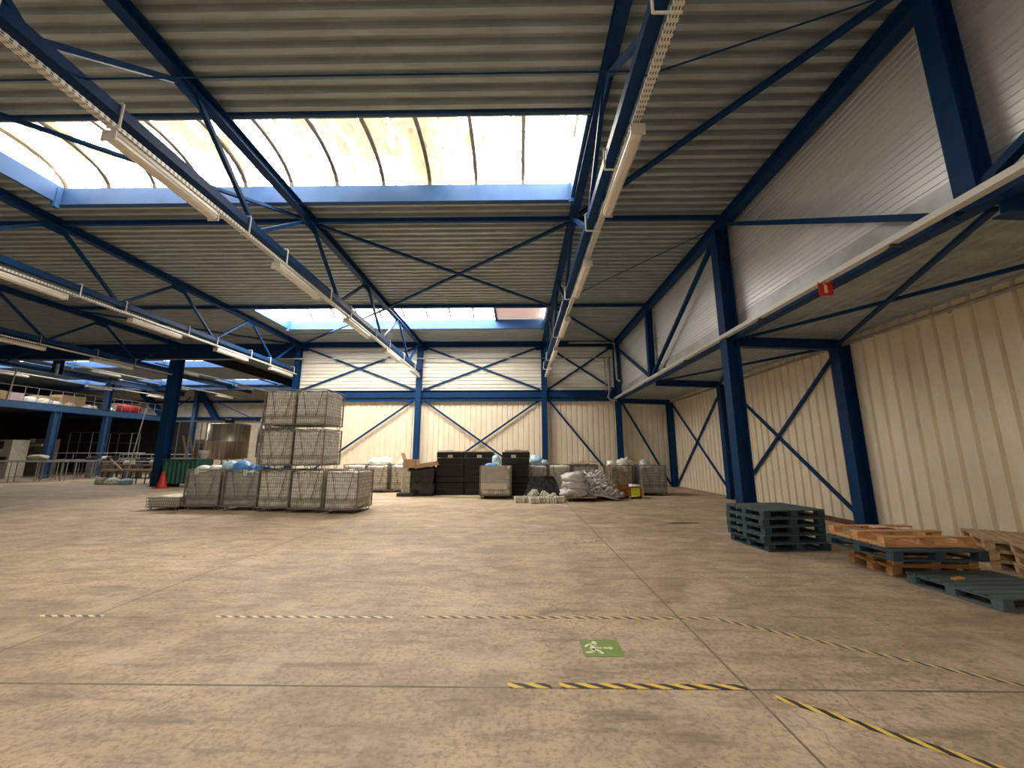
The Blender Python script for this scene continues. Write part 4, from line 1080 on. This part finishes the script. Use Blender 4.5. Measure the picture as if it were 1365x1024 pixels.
tank('second stainless steel tank partly hidden by the cage stack', -16.45, 26.0, 1.0, 1.5, 3.4, False)
t = thing('standpipe', 'tall pale grey duct standing left of the three-high cage stack', 'duct', (-15.05, 22.6, 0))
MB().tube((0, 0, 0), (0, 0, 2.4), .16, 16).build('lower_section', GALV, t, smooth=True)
MB().tube((0, 0, 2.4), (.0, 0, 3.8), .17, 16).build('upper_section', GALV, t, smooth=True)
MB().tube((0, 0, 3.8), (0, 0, 3.98), .03, 8).build('spigot', GALV, t)
t = thing('pipe_rack', 'thin grey pipe frame left of the large steel tank', 'frame', (-20.7, 23.95, 0))
MB().tube((-1.3, 0, 3.76), (2.25, 0, 3.76), .035, 8).build('top_bar', GREYP, t)
for x in (-1.2, -.6, .15, .85, 1.2): MB().tube((x, 0, 0), (x, 0, 3.74), .03, 8).build('post', GREYP, t)
MB().tube((.15, 0, 2.2), (1.2, 0, 2.2), .02, 6).build('crossbar', GREYP, t)
t = thing('wooden_steps', 'yellowish wooden step ladder behind the lone column', 'ladder', (-21.2, 24.8, 0))
for dy in (0, .5): MB().bar((-.5, dy, 2.9), (.45, dy, 0.0), .05, .10).build('rail', CARD, t)
for i in range(8): MB().box(-.5 + i * .12 - .06, -.5 + i * .12 + .06, 0, .5, 2.7 - i * .36 - .015, 2.7 - i * .36 + .015).build('tread', CARD_D, t)
MB().bar((.2, .25, 0), (-.45, .25, 1.4), .04, .05).build('strut', CARD, t)
t = thing('filling_machine', 'small machine with a pale hopper between the column and the tank', 'machine', (-18.6, 22.9, 0))
MB().box(-.25, .25, -.25, .25, 0, 1.3).build('body', MACHG, t)
MB().lathe([(.12, 1.3), (.14, 1.45), (.28, 1.75), (.28, 1.95), (.0, 1.95)], n=16).build('hopper', MACH, t, smooth=True)
t = thing('grey_cabinet', 'tall grey control cabinet behind the pipe frame', 'cabinet', (-21.3, 26.2, 0))
MB().box(-.5, .5, -.3, .3, 0, 2.7).build('body', GREYP, t, bevel=.01)
MB().box(-.40, .40, -.32, -.30, 1.5, 2.4).build('panel', MACHG, t)

# mezzanine
XM = -34.3
t = thing('mezzanine', 'blue steel mezzanine floor along the left side', 'mezzanine')
t.location = (XM, 0, 0)
MB().ibar((0, 2, 5.08), (0, 38.4, 5.08), .25, .50).box(-.02, .0, 2, 38.4, 4.85, 5.32).box(.08, .10, 2, 38.4, 4.86, 5.30).build('edge_beam', MEZZ, t)
MB().box(-13.5, 0, 2, 38.4, 5.12, 5.24).build('platform', MACHG, t)
for yy in (10, 16, 22, 28.0, 31.6, 37.2):
    MB().ibar((0, yy, 0), (0, yy, 4.85), .34, .42, (0, 1, 0)).build('post', MEZZ, t)
for yy in (13, 19, 25, 31, 37):
    MB().box(-13.5, -.1, yy - .08, yy + .08, 4.8, 5.1).build('joist', BLUE, t)
column('worn blue column rising from the mezzanine edge to the roof', XM - .05, 31.4, 2.75, .36, .4, 'y', m=MEZZ).location.z = 5.33
column('blue column standing before the far end wall', -32.3, 37.9, 8.0, .36, .36, 'y', m=MEZZ)
brace('raking_prop', 'thick blue raking prop leaning right on the far end wall', (-32.2, 38.1, 7.9), (-28.8, 38.1, 3.2), .5, .35, BLUE, (0, 1, 0), 'prop')
brace('raking_prop', 'blue raking prop leaning on the far end wall above the mezzanine', (-38.2, 38.1, 7.9), (-35.6, 38.1, 5.4), .5, .35, BLUE, (0, 1, 0), 'prop')
brace('raking_prop', 'short dark prop beside the three-high cage stack', (-24.6, 38.1, 7.9), (-23.3, 38.1, 5.8), .35, .3, BLUE, (0, 1, 0), 'prop')
for z, w, l in ((6.85, .22, 'upper dark rail across the far end wall'), (5.05, .35, 'lower dark rail across the far end wall')):
    single(MB().box(-16, 17, -.08, .08, 0, w), 'wall_rail', BLUE, l, 'rail', (-30, 38.4, z))
brace('tie_rod', 'long thin rod slanting down in front of the far end wall', (-31.5, 36.5, 7.7), (-22.0, 36.5, 3.6), .06, .06, BLUE, cat='rod')
brace('tie_rod', 'thin rod leaning left of the column before the far end wall', (-32.5, 37.4, 7.3), (-35.0, 37.4, 5.3), .08, .06, BLUE, cat='rod')
single(MB().ibar((0, -.0, 0), (0, 16.5, 0), .3, .45), 'skylight_girder', MEZZ, 'light blue girder running past the far skylights above the mezzanine', 'beam', (-34.2, YB + .4, 7.75))
single(MB().ibar((-12, 0, 0), (14.0, 0, 0), .2, .35), 'skylight_girder', MEZZ, 'light blue cross girder before the far end wall', 'beam', (-34.2, 35.3, 7.85))
t = thing('railing', 'thin grey railing along the mezzanine edge', 'railing', (XM - .1, 0, 5.33))
MB().tube((0, 20, 1.05), (0, 38, 1.05), .016, 6).tube((0, 20, .55), (0, 38, .55), .015, 6).build('handrail', GREYP, t)
for i in range(25): MB().tube((0, 20 + i * .75, 0), (0, 20 + i * .75, 1.05), .018, 6).build('baluster', GREYP, t)
# things on the mezzanine
mz = 5.245
for i, (y, dx, w, d_, h, m, l) in enumerate(((25.0, -1.0, .9, .7, .75, CARD, 'cardboard box at the left edge on the mezzanine'), (26.05, -1.0, .8, .7, .70, PINKSH, 'pinkish box second from the left on the mezzanine'),
                                     (28.1, -1.3, 1.2, .9, .75, CARD, 'low wide cardboard box in the middle of the mezzanine heap'), (29.7, -1.4, 1.6, 1.1, 1.0, CARD, 'largest cardboard box on the mezzanine'))):
    t = thing('cardboard_box', l, 'cardboard box', (XM + dx, y, mz), R.uniform(-.2, .2))
    MB().box(-d_ / 2, d_ / 2, -w / 2, w / 2, 0, h).build('box_body', m, t, bevel=.01)
    MB().box(-d_ / 2, d_ / 2, -.03, .03, h, h + .004).build('packing_tape', PAPER, t)
for i, (y, r, m, l) in enumerate(((26.7, .40, BAGW, 'white bag right of the pinkish box on the mezzanine'), (27.5, .40, BAGG, 'grey bag before the low wide box on the mezzanine'), (28.3, .32, BAGW, 'white bag under the low wide box edge on the mezzanine'),
                                  (29.2, .30, BAGC, 'cream bag at the foot of the largest mezzanine box'), (30.4, .30, BAGW, 'white bag right of the largest mezzanine box'), (30.9, .26, BAGG, 'small grey bag by the blue mezzanine column'), (32.2, .28, BAGW, 'white bag between the blue column and the red roll'))):
    blob_bag(r, (1, 1.1, .8), m, l, (XM - .55, y, mz), 150 + i)
t = thing('red_roll', 'large red cylindrical roll lying on the mezzanine', 'roll', (XM - .75, 32.6, mz))
MB().tube((0, 0, .42), (0, 2.1, .42), .42, 20).build('roll_body', RED, t, smooth=True)
MB().tube((0, -.02, .42), (0, 0.0, .42), .36, 20).build('end_face', MACH, t)
for yy in (.5, 1.5): MB().tube((0, yy, .42), (0, yy + .05, .42), .43, 20).build('strap', MACHD, t)

# under the mezzanine and in front of it
t = thing('white_cabinet', 'off-white machine cabinet at the left edge', 'machine', (-37.2, 28.0, 0))
MB().box(-1.2, .75, -.5, .5, .9, 2.75).box(-1.2, .75, -.5, .5, 0, .9).build('body', MACH, t, bevel=.01)
MB().box(-.15, .15, -.53, -.50, 2.1, 2.65).build('dark_panel', MACHD, t)
MB().box(-.7, .55, -.56, -.50, 1.1, 1.55).build('opening', MACHD, t)
MB().box(-.10, .12, -.56, -.53, 1.9, 2.1).build('gauge', PAPER, t)
t = thing('packing_machine', 'sloping grey machine left of the nearest mezzanine post', 'machine', (-38.2, 30.2, 0))
MB().add([(-1.4, -.5, 0), (1.4, -.5, 0), (1.4, -.5, 2.9), (.2, -.5, 2.9), (-1.0, -.5, 1.2), (-1.4, .5, 0), (1.4, .5, 0), (1.4, .5, 2.9), (.2, .5, 2.9), (-1.0, .5, 1.2)],
         [(0, 1, 2, 3, 4), (9, 8, 7, 6, 5), (0, 5, 6, 1), (1, 6, 7, 2), (2, 7, 8, 3), (3, 8, 9, 4), (4, 9, 5, 0)]).build('body', MACHG, t)
MB().box(-.1, 1.3, -.6, -.5, 2.3, 2.5).box(.3, .6, -.6, -.5, 2.6, 2.9).build('trim_panel', MACH, t)
def worktable(label, x, y, L, W, h, rz=0, m=GREYP, top=GALV, nleg=3, name='work_table', rail=0):
    t = thing(name, label, 'table', (x, y, 0), rz)
    MB().box(-L / 2, L / 2, -W / 2, W / 2, h - .12, h).build('top', top, t)
    for i in range(nleg):
        xx = -L / 2 + .06 + (L - .12) * i / (nleg - 1)
        for yy in (-W / 2 + .05, W / 2 - .05): MB().tube((xx, yy, 0), (xx, yy, h - .12), .03, 8).build('leg', m, t)
    MB().box(-L / 2, L / 2, -.03, .03, .3, .34).build('stretcher', m, t)
    if rail: 
        for yy in (-W / 2, W / 2): MB().tube((-L / 2, yy, h + rail), (L / 2, yy, h + rail), .03, 6).build('guide_rail', GALV, t)
        for i in range(6): MB().tube((-L / 2 + L * i / 5, -W / 2, h), (-L / 2 + L * i / 5, -W / 2, h + rail), .02, 6).build('rail_post', GALV, t)
    return t
worktable('grey metal work table at the left edge', -31.3, 24.6, 3.4, .9, 1.35, math.radians(35), nleg=4)
worktable('metal table just left of the nearest mezzanine post', -31.4, 27.0, 2.6, .9, 1.30, math.radians(38), nleg=4)
blob_bag(.42, (1.3, 1, .5), BAGC, 'cream lump lying on the work table at the left edge', (-31.0, 24.8, 1.355), 170, 'plastic_bag')
worktable('long conveyor with guide rails between the mezzanine posts', -32.0, 29.6, 5.0, .7, 1.35, math.radians(18), MACHG, GREYP, 5, 'conveyor', .45)
worktable('conveyor line running on to the lone column', -27.0, 29.4, 6.4, .6, 1.45, math.radians(-2), MACHG, GREYP, 6, 'conveyor', .25)
worktable('lower conveyor before the long conveyor', -27.3, 27.8, 4.6, .6, 1.0, math.radians(5), MACHG, MACHG, 5, 'conveyor', .2)
rj = random.Random(5)
for i in range(9):
    x = -31.5 + i * .95; y = 28.3 + rj.uniform(-.2, .4)
    t = thing('conveyor_motor', 'small %s motor unit on the conveyor line, %s from the left' % (('dark', 'pale')[i % 2], ('first', 'second', 'third', 'fourth', 'fifth', 'sixth', 'seventh', 'eighth', 'ninth')[i]), 'motor', (x, y, 0), rj.uniform(-.3, .3), 'motor units on the conveyor line')
    m = MACHD if i % 2 == 0 else MACH
    h = rj.uniform(.9, 1.3)
    MB().box(-.14, .14, -.14, .14, 0, h).build('stand', MACHG, t)
    MB().tube((-.28, 0, h + .15), (.2, 0, h + .15), .16, 12).box(.1, .3, -.15, .15, h, h + .32).build('motor', m, t)
# pallet of wooden planks + clutter
t = worktable('low plank bench with a box on its right end', -22.9, 23.2, 3.3, .5, .85, math.radians(6), MACHD, CARD, 5, 'plank_bench')
single(MB().box(-.3, .3, -.2, .2, 0, .45).bar((-.3, 0, .45), (.0, 0, .62), .4, .012).bar((.0, 0, .62), (.3, 0, .45), .4, .012), 'cardboard_box', CARD, 'small open cardboard box on the right end of the plank bench', 'cardboard box', (-21.55, 23.33, .855), .1)
for i, (x, y, r, m, l) in enumerate(((-23.4, 22.5, .3, BAGW, 'white bundle on the floor under the plank bench'), (-22.6, 22.5, .26, BAGLB, 'pale blue bundle on the floor under the plank bench'), (-24.2, 22.7, .3, BAGDG, 'dark grey bundle at the left end of the plank bench'))):
    blob_bag(r, (1.4, .9, .8), m, l, (x, y, 0), 180 + i)
single(MB().bar((0, 0, 0), (-.9, 0, .7), .12, .04), 'wooden_plank', CARD, 'loose plank leaning across the left end of the plank bench', 'plank', (-23.3, 22.9, .75))
for i, (x0, y0, x1, y1, l) in enumerate(((-27.2, 27.0, -26.6, 27.0, 'thin pole rising from the conveyors to the mezzanine'), (-31.5, 23.0, -31.3, 23.0, 'thin pole at the left edge before the mezzanine'))):
    single(MB().tube((0, 0, 0 if i == 0 else 4.9), (x1 - x0, 0, 4.95 if i == 0 else 6.9), .035, 8), 'thin_pole', GREYP, l, 'pole', (x0, y0, 0))
# dark racks beneath mezzanine
for i, x in enumerate((-38.5, -36.5)):
    t = thing('storage_rack', ('deep dark rack under the mezzanine, left one', 'deep dark rack under the mezzanine, right one')[i], 'rack', (x, 34.0 + i * 1.5, 0))
    for xx in (-1, 1):
        for yy in (-.4, .4): MB().tube((xx, yy, 0), (xx, yy, 3.6), .04, 8).build('upright', GREYP, t)
    for z in (.3, 1.5, 2.7, 3.6): MB().box(-1, 1, -.4, .4, z, z + .05).build('shelf', MACHG, t)

# ------------------------------------------------------------------ world, camera
w = bpy.data.worlds.new('sky'); scene.world = w; w.use_nodes = True
bg = w.node_tree.nodes['Background']; bg.inputs[0].default_value = (1.0, .93, .84, 1); bg.inputs[1].default_value = 0.2
cam = bpy.data.cameras.new('camera'); co = bpy.data.objects.new('camera', cam); col.objects.link(co)
cam.sensor_width = 36; cam.lens = 512 / 1365 * 36; cam.clip_end = 200; cam.clip_start = .05
co.location = (0, 0, 1.75)
co.rotation_euler = (PI / 2 + math.atan(93 / 512), 0, math.atan(7.5 / 512))
scene.camera = co
vs_ = scene.view_settings
vs_.view_transform = 'Standard'; vs_.look = 'None'; vs_.gamma = 1; vs_.use_curve_mapping = False; vs_.exposure = 1.55
scene.cycles.max_bounces = 8; scene.cycles.diffuse_bounces = 5; scene.cycles.glossy_bounces = 3; scene.cycles.caustics_reflective = False
scene.cycles.use_denoising = True
scene.cycles.sample_clamp_indirect = 5
